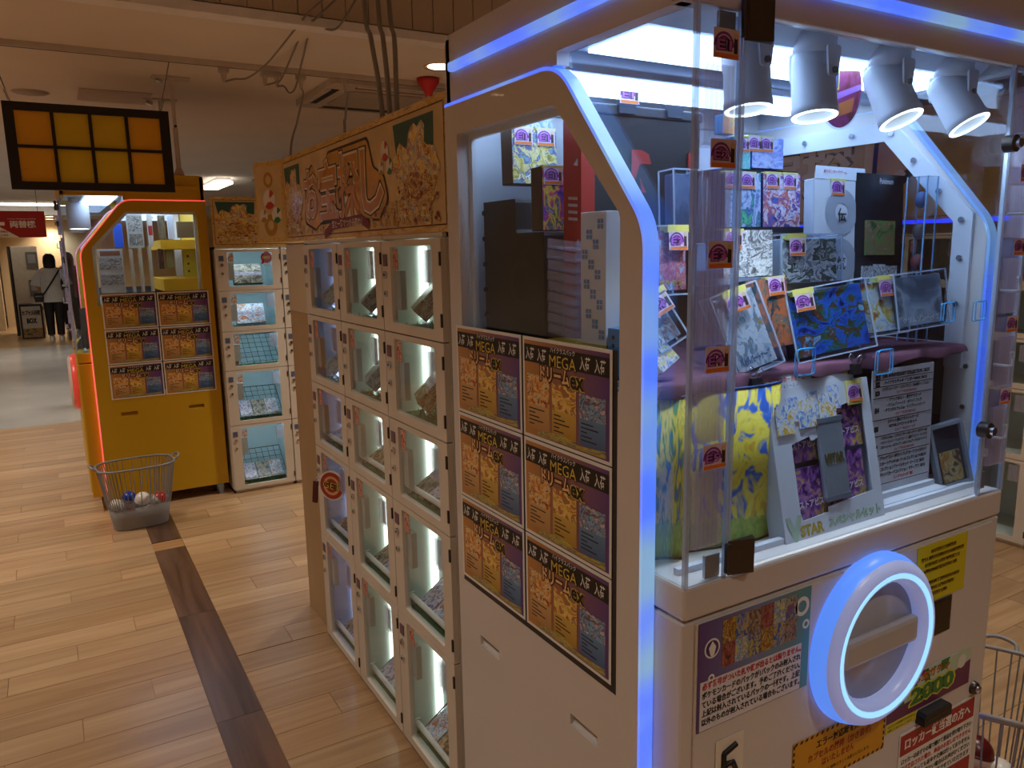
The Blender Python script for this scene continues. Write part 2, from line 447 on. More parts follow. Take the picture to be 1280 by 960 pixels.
# downlight discs
dl_tr = MB().lathe([(0.075,0),(0.1,-0.006),(0.1,0.0)], n=24).mesh('trim_ring', plain('d8d0c4', 0.4))
dl_em = MB().lathe([(0.0,-0.004),(0.074,-0.004)], n=24).mesh('diffuser', glow('ffe2b4', 12))
spots = [(x, y, CZ, 'left') for x, y in DOWN_LOW] + [(x, y, TZ, 'left') for x, y in DOWN]
spots += [DOWN_SEEN + (CZ, 'seen'), DOWN_COUNTER[0] + (KZ, 'front'), DOWN_COUNTER[1] + (KZ, 'rear')]
DLAB = {'left': 'round recessed warm downlight in the hall ceiling', 'seen': 'round recessed ceiling downlight shining beside the ceiling air conditioner',
        'front': 'round downlight over the change counter, next to the white strip lamp', 'rear': 'round downlight over the change counter, next to the rear wall'}
for x, y, z, k in spots:
    t = thing('downlight', DLAB[k], 'ceiling light', (x, y, z), group='recessed hall downlights' if k == 'left' else None)
    link('trim_ring', dl_tr, t); link('diffuser', dl_em, t)

# ceiling air conditioner
t = thing('air_conditioner', 'square ceiling cassette air conditioner with black outlet slots', 'air conditioner', (2.11, 5.44, CZ))
MB().prism(fillet([(-.44,-.46),(.44,-.46),(.44,.46),(-.44,.46)], 0.05), 'xy', -0.04, 0).build('panel', plain('c8bcb0', 0.5), t, 0.006)
MB().prism(fillet([(-.27,-.27),(.27,-.27),(.27,.27),(-.27,.27)], 0.06), 'xy', -0.052, -0.04).build('grille', plain('b3a89e', 0.6), t)
for a in range(4):
    o = MB().box(-.26, -.40, -0.043, .26, -.34, -0.0395).build('outlet_slot', BLACK, t); o.rotation_euler = (0, 0, a*PI/2)
    o = MB().box(-.27, -.43, -0.05, .27, -.40, -0.04).build('flap', plain('d4c9bd', 0.5), t); o.rotation_euler = (0, 0, a*PI/2)
# lighting rail across the ceiling
RY = 4.90
t = thing('lighting_rail', 'long grey ceiling power rail that the black framed sign hangs from', 'rail', (0, RY, CZ))
MB().box(-2.5, -.018, -.03, 4.0, .018, 0).build('channel', plain('cfc5bc', 0.5), t)
MB().box(-2.5, -.006, -.0315, 4.0, .006, -.0295).build('slot', plain('5a524c', 0.6), t)
# plugs on the rail, cables from them
def smooth_path(pts, n=10):
    P = [Vector(p) for p in pts]; P = [P[0]*2-P[1]] + P + [P[-1]*2-P[-2]]; out = []
    for i in range(1, len(P)-2):
        for k in range(n):
            u = k/n; a, b, c, d = P[i-1], P[i], P[i+1], P[i+2]
            out.append(0.5*((2*b)+(-a+c)*u+(2*a-5*b+4*c-d)*u*u+(-a+3*b-3*c+d)*u**3))
    out.append(P[-2]); return out
plugx = [0.985, 1.255, 1.435, 1.712]
pn = ['single white plug on the ceiling rail, next to the hanging sign wire', 'double white plug block on the ceiling rail', 'white plug on the ceiling rail with a cable dropping to the banner', 'white plug on the ceiling rail in front of the air conditioner']
for i, x in enumerate(plugx):
    t = thing('rail_plug', pn[i], 'plug', (x, RY, CZ-.03))
    wd = 0.06 if i == 1 else 0.028
    MB().box(-wd, -.02, -.03, wd, .02, 0).build('block', plain('b9aea4', 0.5), t, 0.004)
    for dx in ((-.035, .035) if i == 1 else (0,)):
        MB().cyl((dx, 0, -.028), (dx, 0, -.085), .016, 10, r2=.008).build('plug_body', plain('c4b9ae', 0.5), t)
def pz(px, Y): return onY(px[0], px[1], Y)
def cable(label, pts, r=0.0055):
    tag(MB().tube(smooth_path(pts, 8), r, 6).build('power_cable', CABLE), label, 'cable')
YT = SOFY-0.08
up = lambda x, y, Y: pz((x, y), Y)
cable('grey cable looping from the single rail plug up over the ceiling edge', [(plugx[0], RY, CZ-.11), up(293,99,4.86), up(310,97,4.7), up(335,78,4.4), up(370,35,4.0), up(385,17,YT), up(412,-8,YT-.1)])
cable('grey cable looping from the double plug block up over the ceiling edge', [(plugx[1]-.035, RY, CZ-.11), up(345,103,4.86), up(352,98,4.7), up(368,62,4.4), up(381,33,4.05), up(396,22,YT), up(425,-6,YT-.1)])
cable('grey cable hanging in a deep loop below the double plug block', [(plugx[1]+.035, RY, CZ-.11), up(355,108,4.85), up(362,116,4.75), up(370,108,4.6), up(379,70,4.4), up(391,34,4.05), up(420,36,YT), up(447,-4,YT-.1)])
cable('thin white cable dropping from the third rail plug to the banner top', [(plugx[2], RY, CZ-.11), up(379,118,4.3), up(372,150,3.75), onX(363,196,.9), (.9, 3.27, 1.66)], .005)
cable('thin white cable dropping from the plug before the air conditioner', [(plugx[3], RY, CZ-.11), up(434,118,4.2), up(432,145,3.2), onX(431,166,.9), (.9, 2.59, 1.66)], .005)
for i, (a, b, c_) in enumerate([((455,-4),(464,50),(478,142)), ((472,-4),(479,50),(487,136)), ((486,-4),(493,50),(496,131))]):
    cable(['first', 'middle', 'last'][i] + ' of three grey cables above the long banner, counted from the plugs', [(up(*a, 2.5).x+.03, 2.58, TZ), up(*a, 2.5), up(*b, 2.40), onX(c_[0], c_[1], .9), (.9, onX(c_[0], c_[1], .9).y, 1.66)], .0075)
# ceiling round speaker, hatch
p = onZ(38, 115, CZ)
t = thing('ceiling_speaker', 'flat round grey speaker grille set in the ceiling', 'speaker', (p.x, p.y, CZ))
MB().lathe([(0,-.008),(.10,-.008),(.105,0)], n=28).build('grille', plain('a89a8e', 0.7, var=0.1, scale=200), t)
MB().lathe([(.105,-.002),(.115,-.002),(.115,0)], n=28).build('rim', plain('b9aca0', 0.6), t)
pa = onZ(97, 118, CZ); pb = onZ(186, 124, CZ)
t = thing('ceiling_hatch', 'flush rectangular access hatch in the ceiling behind the hanging sign', 'hatch', (0, 0, CZ))
MB().box(pa.x, pa.y-.25, -.004, pb.x, pa.y+.2, 0).build('panel', plain('c4b1a1', 0.8), t)
MB().box(pa.x-.006, pa.y-.25, -.005, pa.x, pa.y+.2, 0).box(pb.x, pa.y-.25, -.005, pb.x+.006, pa.y+.2, 0).box(pa.x, pa.y+.2, -.005, pb.x, pa.y+.206, 0).build('gap', CEIL, t)

# ------------------------------------------------------------------ prize machines
def prize_machine(label, loc, rot, paint, led, led2, ledpow, beige, lit, win_z):
    W, D = 1.07, 0.812
    t = thing('prize_machine', label, 'prize machine', loc, rot)
    LED = glow_strip(led, led2, ledpow)
    # side panels with the cut-off window
    prof = [(0.082, .07), (0.082, 1.632), (0.335, 1.935), (D, 1.935), (D, .07)]
    outer = fillet(prof, [0.03, 0.12, 0.12, 0.0, 0.0], 8)
    hole = fillet([(0.142, win_z-.07), (0.142, 1.655), (0.345, 1.868), (0.752, 1.868), (0.752, win_z-.07)], [.004, .03, .03, .006, .004], 5)
    edge = [p for p in fillet(prof, [0.0, 0.12, 0.12, 0.0, 0.0], 8)][:-1]
    for side in (0, 1):
        x0, x1 = (0.0, 0.03) if side == 0 else (W-0.03, W)
        slots = [[(yy, .604), (yy, .63), (yy+.095, .63), (yy+.095, .604)] for yy in (.205, .604)]
        sp = MB().prism([outer, hole[::-1]] + slots, 'yz', x0, x1).build('side_panel', paint, t)
        xin = 0.014 if side == 0 else W-0.014
        MB().prism(fillet([(0.13, win_z-.09), (0.13, 1.66), (0.34, 1.88), (0.765, 1.88), (0.765, win_z-.09)], 0), 'yz', xin-.002, xin+.002).build('window_pane', GLASS, sp)
        # edge lit band round the front and top edge
        n = len(edge); vs = []; fs = []
        off = []
        for i in range(n):
            a = Vector(edge[max(0, i-1)]); b = Vector(edge[min(n-1, i+1)]); d = (b-a).normalized()
            off.append(Vector(edge[i]) + Vector((-d.y, d.x))*0.007)
        for i in range(n):
            for (yy, zz), xx in ((edge[i], x0), (off[i], x0), (off[i], x1), (edge[i], x1)): vs.append((xx, yy, zz))
        for i in range(n-1):
            for k in range(4): fs.append((i*4+k, i*4+(k+1) % 4, (i+1)*4+(k+1) % 4, (i+1)*4+k))
        fs += [(0,1,2,3), (4*n-1, 4*n-2, 4*n-3, 4*n-4)]
        MB().add(vs, fs).build('led_edge', LED, sp)
        # inner frame with screws
        xi0, xi1 = (x1, x1+.010) if side == 0 else (x0-.010, x0)
        o2 = fillet([(0.115, win_z-.12), (0.115, 1.665), (0.335, 1.902), (0.785, 1.902), (0.785, win_z-.12)], 0.0)
        i2 = fillet([(0.160, win_z-.06), (0.160, 1.645), (0.355, 1.855), (0.735, 1.855), (0.735, win_z-.06)], 0.0)
        fr = MB().prism([o2, i2[::-1]], 'yz', xi0, xi1).build('inner_frame', plain('dfe3ea', 0.35, var=0.02), sp)
        xs = xi1 if side == 0 else xi0; dx = 0.006 if side == 0 else -0.006
        for (a, b) in ((.137,1.45),(.137,1.56),(.14,1.65),(.20,1.72),(.27,1.80),(.335,1.872),(.45,1.88),(.6,1.88),(.72,1.88)):
            MB().cyl((xs, a, b), (xs+dx, a, b), .007, 10).build('screw', CHROME, fr)
        for zz in (1.10, 1.2, 1.3):
            MB().cyl((x1 if side == 0 else x0, .105, zz), ((x1 if side == 0 else x0)+dx, .105, zz), .006, 10).build('screw', CHROME, sp)
        # pull slots
        xo = x0-.0006 if side == 0 else x1+.0006; xd = .0006 if side == 0 else -.0006
        for yy in (.205, .604):
            xa, xb = (x0+.006, x1) if side == 0 else (x1-.006, x0)      # sloping back of the recessed pull
            MB().add([(xb, yy, .63), (xb, yy+.095, .63), (xa, yy+.095, .604), (xa, yy, .604)], [(0, 1, 2, 3)]).build('pull_slot', paint, sp)
        # dark board behind the posters
        MB().box(min(xo, xo+xd), .1465 if beige else .166, .752, max(xo, xo+xd), .780, win_z+.004).build('backing_board', DARK, sp)
    # body, ledge, front door
    body = MB().box(.03, .001, .10, W-.03, D, .950).build('base_body', paint, t, .004)
    MB().box(.058, -.003, .13, W-.058, .002, .945).build('front_door', paint, body, .003)
    MB().box(.04, .014, .948, W-.04, .05, .9565).build('seam', paint, body)
    MB().box(.03, -.003, .956, W-.03, D-.02, 1.018).build('display_ledge', paint, t, .006)
    MB().box(.06, .045, 1.018, W-.06, .058, 1.03).build('sill_rail', plain('dfe6f2', 0.3), t)
    MB().box(.03, D-.02, 1.0, W-.03, D, 1.96).build('back_wall', plain('e6eaf2' if beige else 'd6b32e', 0.5, var=0.02), t)
    for cx, cy in ((.10,.08),(W-.10,.08),(.10,D-.08),(W-.10,D-.08)):
        c = MB().cyl((cx, cy+.012, .035), (cx, cy-.012, .035), .035, 18).build('caster', BLACK, t)
        MB().box(cx-.02, cy-.02, .05, cx+.02, cy+.02, .10).build('caster_bracket', CHROME, c)
        MB().cyl((cx, cy-.013, .035), (cx, cy+.013, .035), .012, 12).build('hub', CHROME, c)
    # header
    for side in (0, 1):
        x0, x1 = (.004, .032) if side == 0 else (W-.032, W-.004)
        MB().prism([(.004, 1.962), (.338, 1.962), (.338, 1.938), (D-.002, 1.938), (D-.002, 2.075), (D-.02, 2.093), (.004, 2.093)], 'yz', x0, x1).build('header_side', paint, t)
    MB().box(.004, .004, 1.962, W-.004, .03, 2.093).build('header_front', paint, t, .004)
    MB().box(.004, D-.03, 1.93, W-.004, D-.004, 2.088).build('header_back', paint, t, .004)
    MB().box(.01, .01, 2.075, W-.01, D-.01, 2.09).build('header_top', paint, t)
    MB().box(.030, .03, 1.992, W-.030, D-.03, 2.004).build('inner_ceiling', plain('cfe0f4', 0.45, var=0.03), t)
    MB().box(-.010, -.010, 2.008, .006, D-.04, 2.028).build('header_led', LED if beige else paint, t, .004)
    MB().box(W-.006, -.010, 2.008, W+.010, D-.04, 2.028).build('header_led', LED if beige else paint, t, .004)
    MB().box(.006, -.010, 2.008, W-.006, .006, 2.028).build('header_led', LED if beige else paint, t, .004)
    for k in range(2):   # screwed lips under the header sides
        xs = .033 if k == 0 else W-.036
        lp = MB().box(xs, .04, 1.972, xs+.003, .30, 1.99).build('lip', paint, t)
        for yy in (.07, .27): MB().cyl((xs-.002, yy, 1.981), (xs+.005, yy, 1.981), .005, 8).build('screw', CHROME, lp)
    # two light troughs and a cross beam in the ceiling
    for (a, b) in ((.10, .36), (.44, .70)):
        lt = MB().prism([(a, 1.992), (a+.03, 1.966), (b-.03, 1.966), (b, 1.992)], 'yz', .045, W-.045).build('light_trough', plain('dbe9fa', 0.4, var=0.02), t)
        MB().box(.06, (a+b)/2-.085, 1.960, W-.06, (a+b)/2+.085, 1.9655).build('light_panel', glow('bfdcff', lit), lt)
    MB().box(.03, .375, 1.955, W-.03, .425, 1.992).build('cross_beam', plain('b9c4d6', 0.3, 0.4), t, .003)
    # acrylic front and corners
    for side in (0, 1):
        x = .034 if side == 0 else W-.034
        ac = MB().prism([(0.0, 1.018), (.082, 1.018), (.082, 1.632), (.335, 1.935), (.335, 1.962), (0.0, 1.962)], 'yz', x-.002, x+.002).build('corner_pane', ACRYL, t)
        a, b = (.032, .128) if side == 0 else (W-.128, W-.032)
        MB().box(a, .0, 1.018, b, .004, 1.962).build('corner_pane', ACRYL, t)
        e = MB().box(x-.004, -.002, 1.018, x+.004, .006, 1.962).build('corner_edge', EDGE, t)
        xe = .128 if side == 0 else W-.128
        MB().box(xe-.0025, -.001, 1.018, xe+.0025, .007, 1.962).build('pane_edge', EDGE, t)
    dr = MB().box(.134, -.001, 1.026, W-.134, .005, 1.955).build('display_door', ACRYL, t)
    for xe in (.134, W-.134):
        MB().box(xe-.003, -.002, 1.026, xe+.003, .006, 1.955).build('door_edge', EDGE, dr)
    for zz in (1.033, 1.93):
        MB().prism(fillet([(.128, -.004), (.18, -.020), (.19, -.004)], 0), 'xy', zz-.012, zz+.052).box(.124, -.010, zz-.008, .134, .0, zz+.048).build('hinge', GUN, dr, .002)
        MB().box(.085, .006, zz-.012, .12, .012, zz+.03).build('hinge_bracket', plain('b8bcc4', 0.35, 0.6), dr)
    for zz in (1.80, 1.18):
        lk = MB().cyl((W-.150, -.002, zz), (W-.150, -.024, zz), .018, 20).build('door_lock', GUN, dr)
        MB().cyl((W-.150, -.024, zz), (W-.150, -.034, zz), .010, 14).build('key_cylinder', CHROME, lk)
    for zz in (1.05, 1.93):
        MB().box(W-.128, .006, zz-.02, W-.095, .012, zz+.02).build('door_bracket', plain('b8bcc4', 0.35, 0.6), t)
    for side in (0, 1):
        a = .040 if side == 0 else W-.118
        for k, (z0, z1) in enumerate(((1.755, 1.875), (1.605, 1.715), (1.44, 1.56), (1.275, 1.385), (1.09, 1.225))):
            mb = MB()
            for j in range(6): mb.box(a+j*.0105, -.012, z0, a+j*.0105+.0085, -.0012, z1)
            mb.box(a-.003, -.0012, z0-.004, a+.075, .0, z1+.045)
            MB.build(mb, 'tag_holder', RIDGE, t)
    for k in range(5):   # clear hooks on the right hand corner
        zz = 1.16 + k*.165
        MB().tube([(W-.118, -.002, zz), (W-.118, -.03, zz), (W-.103, -.034, zz), (W-.103, -.034, zz+.03), (W-.114, -.034, zz+.03)], .0035, 6).build('clear_hook', EDGE, t)
    # round lit delivery door
    cx, cz = 0.553, 0.782
    mb = MB(); prof_r = [(0.185, 0.0), (0.185, -.012), (.176, -.040), (.160, -.052), (.138, -.048), (.128, -.030), (.128, 0)]
    ring = MB().lathe([(r, h) for r, h in prof_r], (cx, 0, cz), (0, 1, 0), 48).build('ring', glow('86a8ff', .28, 'dfe6f6') if beige else plain('d8d2c8', .4), t)
    MB().lathe([(.1865, -.004), (.1865, -.014), (.178, -.036), (.172, -.041)], (cx, 0, cz), (0, 1, 0), 48).build('ring_light', glow('5a90ff' if beige else 'ff5a4a', ledpow*(0.8 if beige else .12)), ring)
    MB().lathe([(.143, -.0505), (.149, -.0525), (.154, -.0525)], (cx, 0, cz), (0, 1, 0), 48).build('ring_light', glow('9fe0ff' if beige else 'ff9a8a', ledpow*(0.9 if beige else .12)), ring)
    dc = MB().lathe([(.0, -.020), (.129, -.020), (.129, -.012)], (cx, 0, cz), (0, 1, 0), 48).build('chute_cover', plain('b3afaf', 0.25, var=0.02), ring)
    mw = Matrix.Translation((cx, -.026, cz)) @ Matrix.Rotation(0.0, 4, 'Y')
    MB().box(-.125, -.014, -.030, .125, .008, .030, M=mw).build('grip_bar', plain('bfbab6', 0.3, var=0.02), ring, .01)
    return t
pm = prize_machine('white prize machine with blue edge lights and a round glowing door', (.85, .923, 0), (0, 0, 0), WHITE, '2a6cff', '6a9ac0', 1.0, True, 8.0, 1.415)
ym = prize_machine('yellow prize machine with red edge lights and bright yellow display', (.086, 6.41, 0), (0, 0, -PI/2), YELLOW, 'ff2420', 'ff4a40', 1.0, False, 8.0, 1.372)

# ------------------------------------------------------------------ posters on both machines
POST = {}
def make_poster_parts():
    w_, h_ = .307, .2155
    POST['sheet'] = MB().box(0, 0, 0, w_, h_, .0008).mesh('sheet', PAPER)
    POST['ground'] = MB().fq(.007, .007, w_-.007, h_-.007, .0011).mesh('printed_ground', gradient('c4873c', '5e3a86', mid='8e5e58'))
    POST['band'] = MB().fq(.007, .163, w_-.007, .200, .0014).mesh('black_band', INK)
    pals = [['5e1512', 'a8321e', 'e2a04a', 'f0d49a', '3a2a4a', 'd8a25a'], ['c07a18', 'e2b23c', 'f2d878', 'c8602a', '8a7a4a', 'e8c860'], ['1d3a6c', '3f78b4', '8fb8dc', '5a2038', 'd8d2e0', '2a5a94']]
    for i in range(3):
        x0 = .018 + i*.094
        ct = .138-i*.008; cm = .074
        POST['card%d' % i] = MB().fq(x0, cm, x0+.084, ct, .0017).mesh('card_picture', art(pals[i], 3.6))
        mb = MB().fq(x0, .022, x0+.084, cm, .0017)
        for k in range(5):
            mb.fq(x0+.006, .031+k*.0082, x0+.026+.05*((k*37+i*13) % 10)/10, .0335+k*.0082, .0019, 1)
        POST['cardtext%d' % i] = mb.mesh('card_panel', [gradient(*(('b98a52', 'd0a468'), ('b48a30', 'd2ac4c'), ('3c5f94', '5f88b4'))[i], axis=1), INK])
    POST['accent'] = MB().fp([(.06,.02),(.15,.028),(.20,.018),(.29,.024),(.292,.010),(.05,.010)], .0018).mesh('foil_sweep', art(['3a6a3a', 'd8c23a', '2a3a6a', 'e8e07a'], 9))
make_poster_parts()
GOLD = plain('e0c04a', 0.4, var=0); ORANGE = plain('e67a2a', 0.45, var=0)
def poster(label, loc, rot, group, small=False):
    t = thing('poster', label, 'poster', loc, rot, group)
    link('sheet', POST['sheet'], t); link('printed_ground', POST['ground'], t); link('black_band', POST['band'], t)
    for i in range(3): link('card_picture', POST['card%d' % i], t); link('card_panel', POST['cardtext%d' % i], t)
    link('foil_sweep', POST['accent'], t)
    for x in (.030, .075, .225, .272): text('入荷', .034, .027, WHITEINK, t, x, .181, .0017, .02)
    text('ハイクラスパック', .085, .011, WHITEINK, t, .150, .196, .0019, .01)
    text('MEGA', .098, .028, INK, t, .150, .174, .0018, .06); text('MEGA', .092, .024, GOLD, t, .150, .174, .0021, .0)
    text('ドリーム', .112, .040, plain('4a1c0c', .5, var=0), t, .122, .145, .0020, .13); text('ドリーム', .104, .032, plain('f0c48a', .45, var=0), t, .122, .145, .0023, .03)
    text('ex', .052, .030, GOLD, t, .200, .139, .0021, .09); text('ex', .047, .026, INK, t, .200, .139, .0024, .03)
    return t
for r in range(3):
    rn = ['top', 'middle', 'bottom'][r]
    for c in range(2):
        Y0 = 1.703 - c*.314
        poster('card pack poster on the white machine, %s row, %s' % (rn, ['beside the lockers', 'beside the blue light strip'][c]), (.8485, Y0, 1.420-.2185*(r+1)+.002), FACE_W, 'posters on the white machine')
        poster('card pack poster on the yellow machine, %s row, %s' % (rn, ['beside the red light strip', 'beside the lockers'][c]), (.248+c*.314, 5.3385, 1.373-.2205*(r+1)+.004), FACE_S, 'posters on the yellow machine')

# ------------------------------------------------------------------ lockers
ROWS = [1.632, 1.365, 1.10, .840, .468, .022]
LW, LD, LH = .409, .40, 1.645
def door_hole(z0, z1):
    return fillet([(.068, z0+.028), (.352, z0+.028), (.352, z1-.018), (.068, z1-.018)], .012, 4)
STK1 = art(['8a1f22', 'c4473a', 'e8d8c0', '2a2020'], 4); STK2 = art(['2d6fa8', '8fc4de', 'f0e6d0', 'c0402a', '3a7a3a'], 4)
PLATE = plain('6d4a5c', 0.4, var=0.1, scale=60); PLATE2 = plain('5a6a8c', 0.4, var=0.1, scale=60)
def locker_column(label, loc, rot, inner, tube, power, stk=STK1, plate=PLATE, group=None, lamp_side=.325, grazed=False, hidden=False):
    t = thing('locker_column', label, 'locker', loc, rot, group)
    mb = MB()
    mb.box(0, 0, 0, .010, LD, LH).box(LW-.010, 0, 0, LW, LD, LH).box(0, LD-.012, 0, LW, LD, LH).box(0, 0, LH-.012, LW, LD, LH).box(0, 0, 0, LW, LD, .02)
    for z in ROWS[1:-1]: mb.box(.010, 0, z-.006, LW-.010, LD-.012, z+.006)
    mb.build('carcass', [CREAM], t)
    li = MB()
    for r in range(5):
        z0, z1 = ROWS[r+1]+.0065, ROWS[r]-.0065
        li.box(.0105, LD-.014, z0, LW-.0105, LD-.0125, z1).box(.0102, .01, z0, .012, LD-.013, z1).box(LW-.012, .01, z0, LW-.0102, LD-.013, z1).box(.012, .01, z0, LW-.012, LD-.014, z0+.002)
    li.build('lining', inner, t)
    MB().box(.002, -.012, ROWS[0]+.002, LW-.002, .0, LH).build('top_rail', CREAM, t)
    for r in range(5):
        z0, z1 = ROWS[r+1], ROWS[r]
        outer = [(.002, z0+.002), (LW-.002, z0+.002), (LW-.002, z1-.002), (.002, z1-.002)]
        d = MB().prism([outer, door_hole(z0, z1)[::-1]], 'xz', -.018, -.001).build('door', CREAM, t, .0015, 1)
        MB().box(.06, -.010, z0+.02, .36, -.0075, z1-.01).build('pane', GLASS, d)
        zt = z1-.045
        MB().box(.016, -.0205, zt-.03, .046, -.018, zt+.004).build('number_plate', plate, d)
        for k in (0, 1):
            MB().cyl((.032, -.018, zt-.055-k*.055), (.032, -.025, zt-.055-k*.055), .011 if k == 0 else .009, 14).build('lock', CHROME, d)
            MB().cyl((.032, -.0249, zt-.055-k*.055), (.032, -.0256, zt-.055-k*.055), .004, 8).build('keyhole', BLACK, d)
        MB().box(.074, -.0118, z1-.085, .110, -.0102, z1-.026).build('sticker', stk, d)
        for zz in (z0+.04, z1-.07): MB().box(LW-.008, -.022, zz, LW-.002, -.017, zz+.035).build('hinge', plain('4a443e', 0.4, 0.6), d)
        mb = MB(); hz = z1-.030
        for j in range(5): mb.box(.300+j*.011, -.024, hz-.085, .3085+j*.011, -.011, hz)
        mb.build('clear_pull', RIDGE, d)
        MB().box(.072, -.006, z1-.20, .108, .012, z1-.088).build('lock_box', plain('b9bcb8', 0.5), d)
        if power > 0:
            MB().box(*((.05, .004, z1-.0165, LW-.05, .02, z1-.0085) if hidden else (.0125, .098, z0+.02, .022, .120, z1-.02) if grazed else (lamp_side, LD-.04, z0+.02, lamp_side+.045, LD-.016, z1-.02))).build('lamp_tube', glow(tube, power), t)
    return t
LX, LY = .866, 3.006
inner_blue = plain('cfdcf2', 0.5, var=0.02); inner_green = plain('dfe9df', 0.5, var=0.02)
locker_column('cream locker column with blue lit windows beside the tan end panel', (LX, LY, 0), (0, 0, -PI/2), inner_blue, 'c4d6ff', 3.2, grazed=True)
locker_column('cream locker column with pale green windows between its two neighbours', (LX, LY-.410, 0), (0, 0, -PI/2), inner_green, 'f0fff2', 3.2, grazed=True)
locker_column('cream locker column with pale green windows touching the white machine', (LX, LY-.820, 0), (0, 0, -PI/2), inner_green, 'f0fff4', 3.4, grazed=True)
locker_column('white locker column beside the yellow machine with pale blue windows', (.922, 5.29, 0), (0, 0, 0), plain('cfe6ee', 0.5, var=0.02), 'd8f4ff', 15.0, STK2, PLATE2, hidden=True)
locker_column('white locker column half hidden behind the tan end panel', (.922+.412, 5.29, 0), (0, 0, 0), plain('cfe6ee', 0.5, var=0.02), 'd8f4ff', 15.0, STK2, PLATE2, hidden=True)
for k in range(6):
    locker_column('dim cream locker column in the row across the aisle behind the white machine', (4.25, 4.4-k*.412, 0), (0, 0, -PI/2), inner_green, 'ffe6c4', 0.0, STK1, PLATE, 'lockers across the aisle')
# tan end panel
t = thing('end_cabinet', 'tall tan board clad cabinet closing the end of the cream lockers', 'cabinet', (.872, 3.012, 0))
MB().box(0, .004, .0, .38, .335, 1.640).build('carcass', plain('b89a72', 0.6, var=0.08, scale=3), t, .002)
MB().box(-.002, .008, 1.36, 0, .332, 1.635).build('cover_sheet', plain('d8c6a4', 0.3, var=0.05, scale=4), t)
for z in (.42, .86, 1.36): MB().box(-.0012, .008, z, 0, .332, z+.004).build('joint', plain('b89a72', 0.6, var=0.08, scale=3), t)
MB().box(-.016, -.004, 0, .01, .004, 1.64).build('corner_post', STEEL, t)

# things in the lockers (local helper: cell frame of a column)
def cell_frame(loc, rot):
    return Matrix.Translation(loc) @ Euler(rot).to_matrix().to_4x4()
CARDPAL = [['1c1c22', '5a4a3a', '8a8078', 'c8bca8', '38303a'], ['3a2a4a', '8a7a9a', 'e0d8e8', '4a5a8a', 'c06a5a'], ['2a3a5a', '7a9ac8', 'e8eef8', 'a84a4a', 'e0c050'], ['2a2018', '6a4a30', 'b08a5a', 'd8c8a8', '7a2a20']]
CARDM = [art(p, 6) for p in CARDPAL]
FOIL = art(['3a3634', '8a8480', 'd8d4d0', '5a5250'], 3.5, rough=0.2)
def turf(M, r, label, depth=.16):
    z0 = ROWS[r+1] + .009
    t = thing('turf_mat', label, 'turf mat'); t.matrix_world = M @ Matrix.Translation((0, 0, z0))
    MB().box(.03, .02, 0, LW-.03, depth, .006).build('backing', plain('1f5c2a', 0.8), t)
    mb = MB(); rr = random.Random(r*7+len(label))
    for k in range(260):
        x = rr.uniform(.032, LW-.032); y = rr.uniform(.022, depth-.002); h = rr.uniform(.012, .022); a = rr.uniform(0, PI); dx, dy = .003*math.cos(a), .003*math.sin(a)
        mb.add([(x-dx,y-dy,.005),(x+dx,y+dy,.005),(x+rr.uniform(-.004,.004),y+rr.uniform(-.004,.004),h)], [(0,1,2)])
    tag(mb.build('blades', TURF, t), kind='stuff')
def wire_rack(M, r, label, tilt=.5):
    z0 = ROWS[r+1] + .012
    t = thing('wire_rack', label, 'rack'); t.matrix_world = M @ Matrix.Translation((0, 0.03, z0)) @ Matrix.Rotation(tilt, 4, 'X')
    L = .30; x0, x1 = .035, LW-.035
    MB().tube([(x0,0,0),(x1,0,0),(x1,L,0),(x0,L,0)], .0032, 6, closed=True).build('frame', BLACK, t)
    for k in range(1, 8): MB().cyl((x0+(x1-x0)*k/8, 0, 0), (x0+(x1-x0)*k/8, L, 0), .0016, 5).build('wire', BLACK, t)
    for k in range(1, 7): MB().cyl((x0, L*k/7, 0), (x1, L*k/7, 0), .0016, 5).build('wire', BLACK, t)
def pack(M, r, x, label, mat, w_=.085, h_=.12, y=.05, tilt=.5, zoff=.02, th=.012, rz=0.0):
    z0 = ROWS[r+1] + zoff
    t = thing('card_pack', label, 'card pack'); t.matrix_world = M @ Matrix.Translation((x, y, z0)) @ Matrix.Rotation(rz, 4, 'Z') @ Matrix.Rotation(tilt, 4, 'X')
    MB().box(-w_/2, 0, 0, w_/2, h_, th).build('wrapper', mat, t, .003)
    MB().box(-w_/2, h_-.0005, .002, w_/2, h_+.008, th-.004).build('crimp', FOIL, t)
    MB().box(-w_/2, -.008, .002, w_/2, .0005, th-.004).build('crimp', FOIL, t)
def prize_box(M, r, label, mat, w_=.17, h_=.13, th=.05, x=.2, y=.10, rz=.15, tilt=.9, zoff=.03):
    z0 = ROWS[r+1] + zoff
    t = thing('prize_box', label, 'prize box'); t.matrix_world = M @ Matrix.Translation((x, y, z0)) @ Matrix.Rotation(rz, 4, 'Z') @ Matrix.Rotation(tilt, 4, 'X')
    MB().box(-w_/2, 0, 0, w_/2, h_, th).build('carton', mat, t, .003)
    MB().box(-w_/2, h_*.42, th, w_/2, h_*.58, th+.0006).build('printed_band', CARDM[1], t)
    s = MB().box(-w_/2+.01, -.01, -.035, w_/2-.01, .004, .002).build('stand', ACRYL, t)
def guard(M, r, label):
    t = thing('guard_rod', label, 'rod'); t.matrix_world = M @ Matrix.Translation((0, .022, ROWS[r+1]+.045))
    MB().cyl((.02, 0, 0), (LW-.02, 0, 0), .009, 12).build('rod', plain('eceae4', 0.35), t)
    for x in (.02, LW-.028): MB().box(x, -.011, -.035, x+.008, .011, .012).build('bracket', plain('d8d6d0', 0.4), t)
RN = ['top', 'second', 'third', 'fourth', 'lowest']
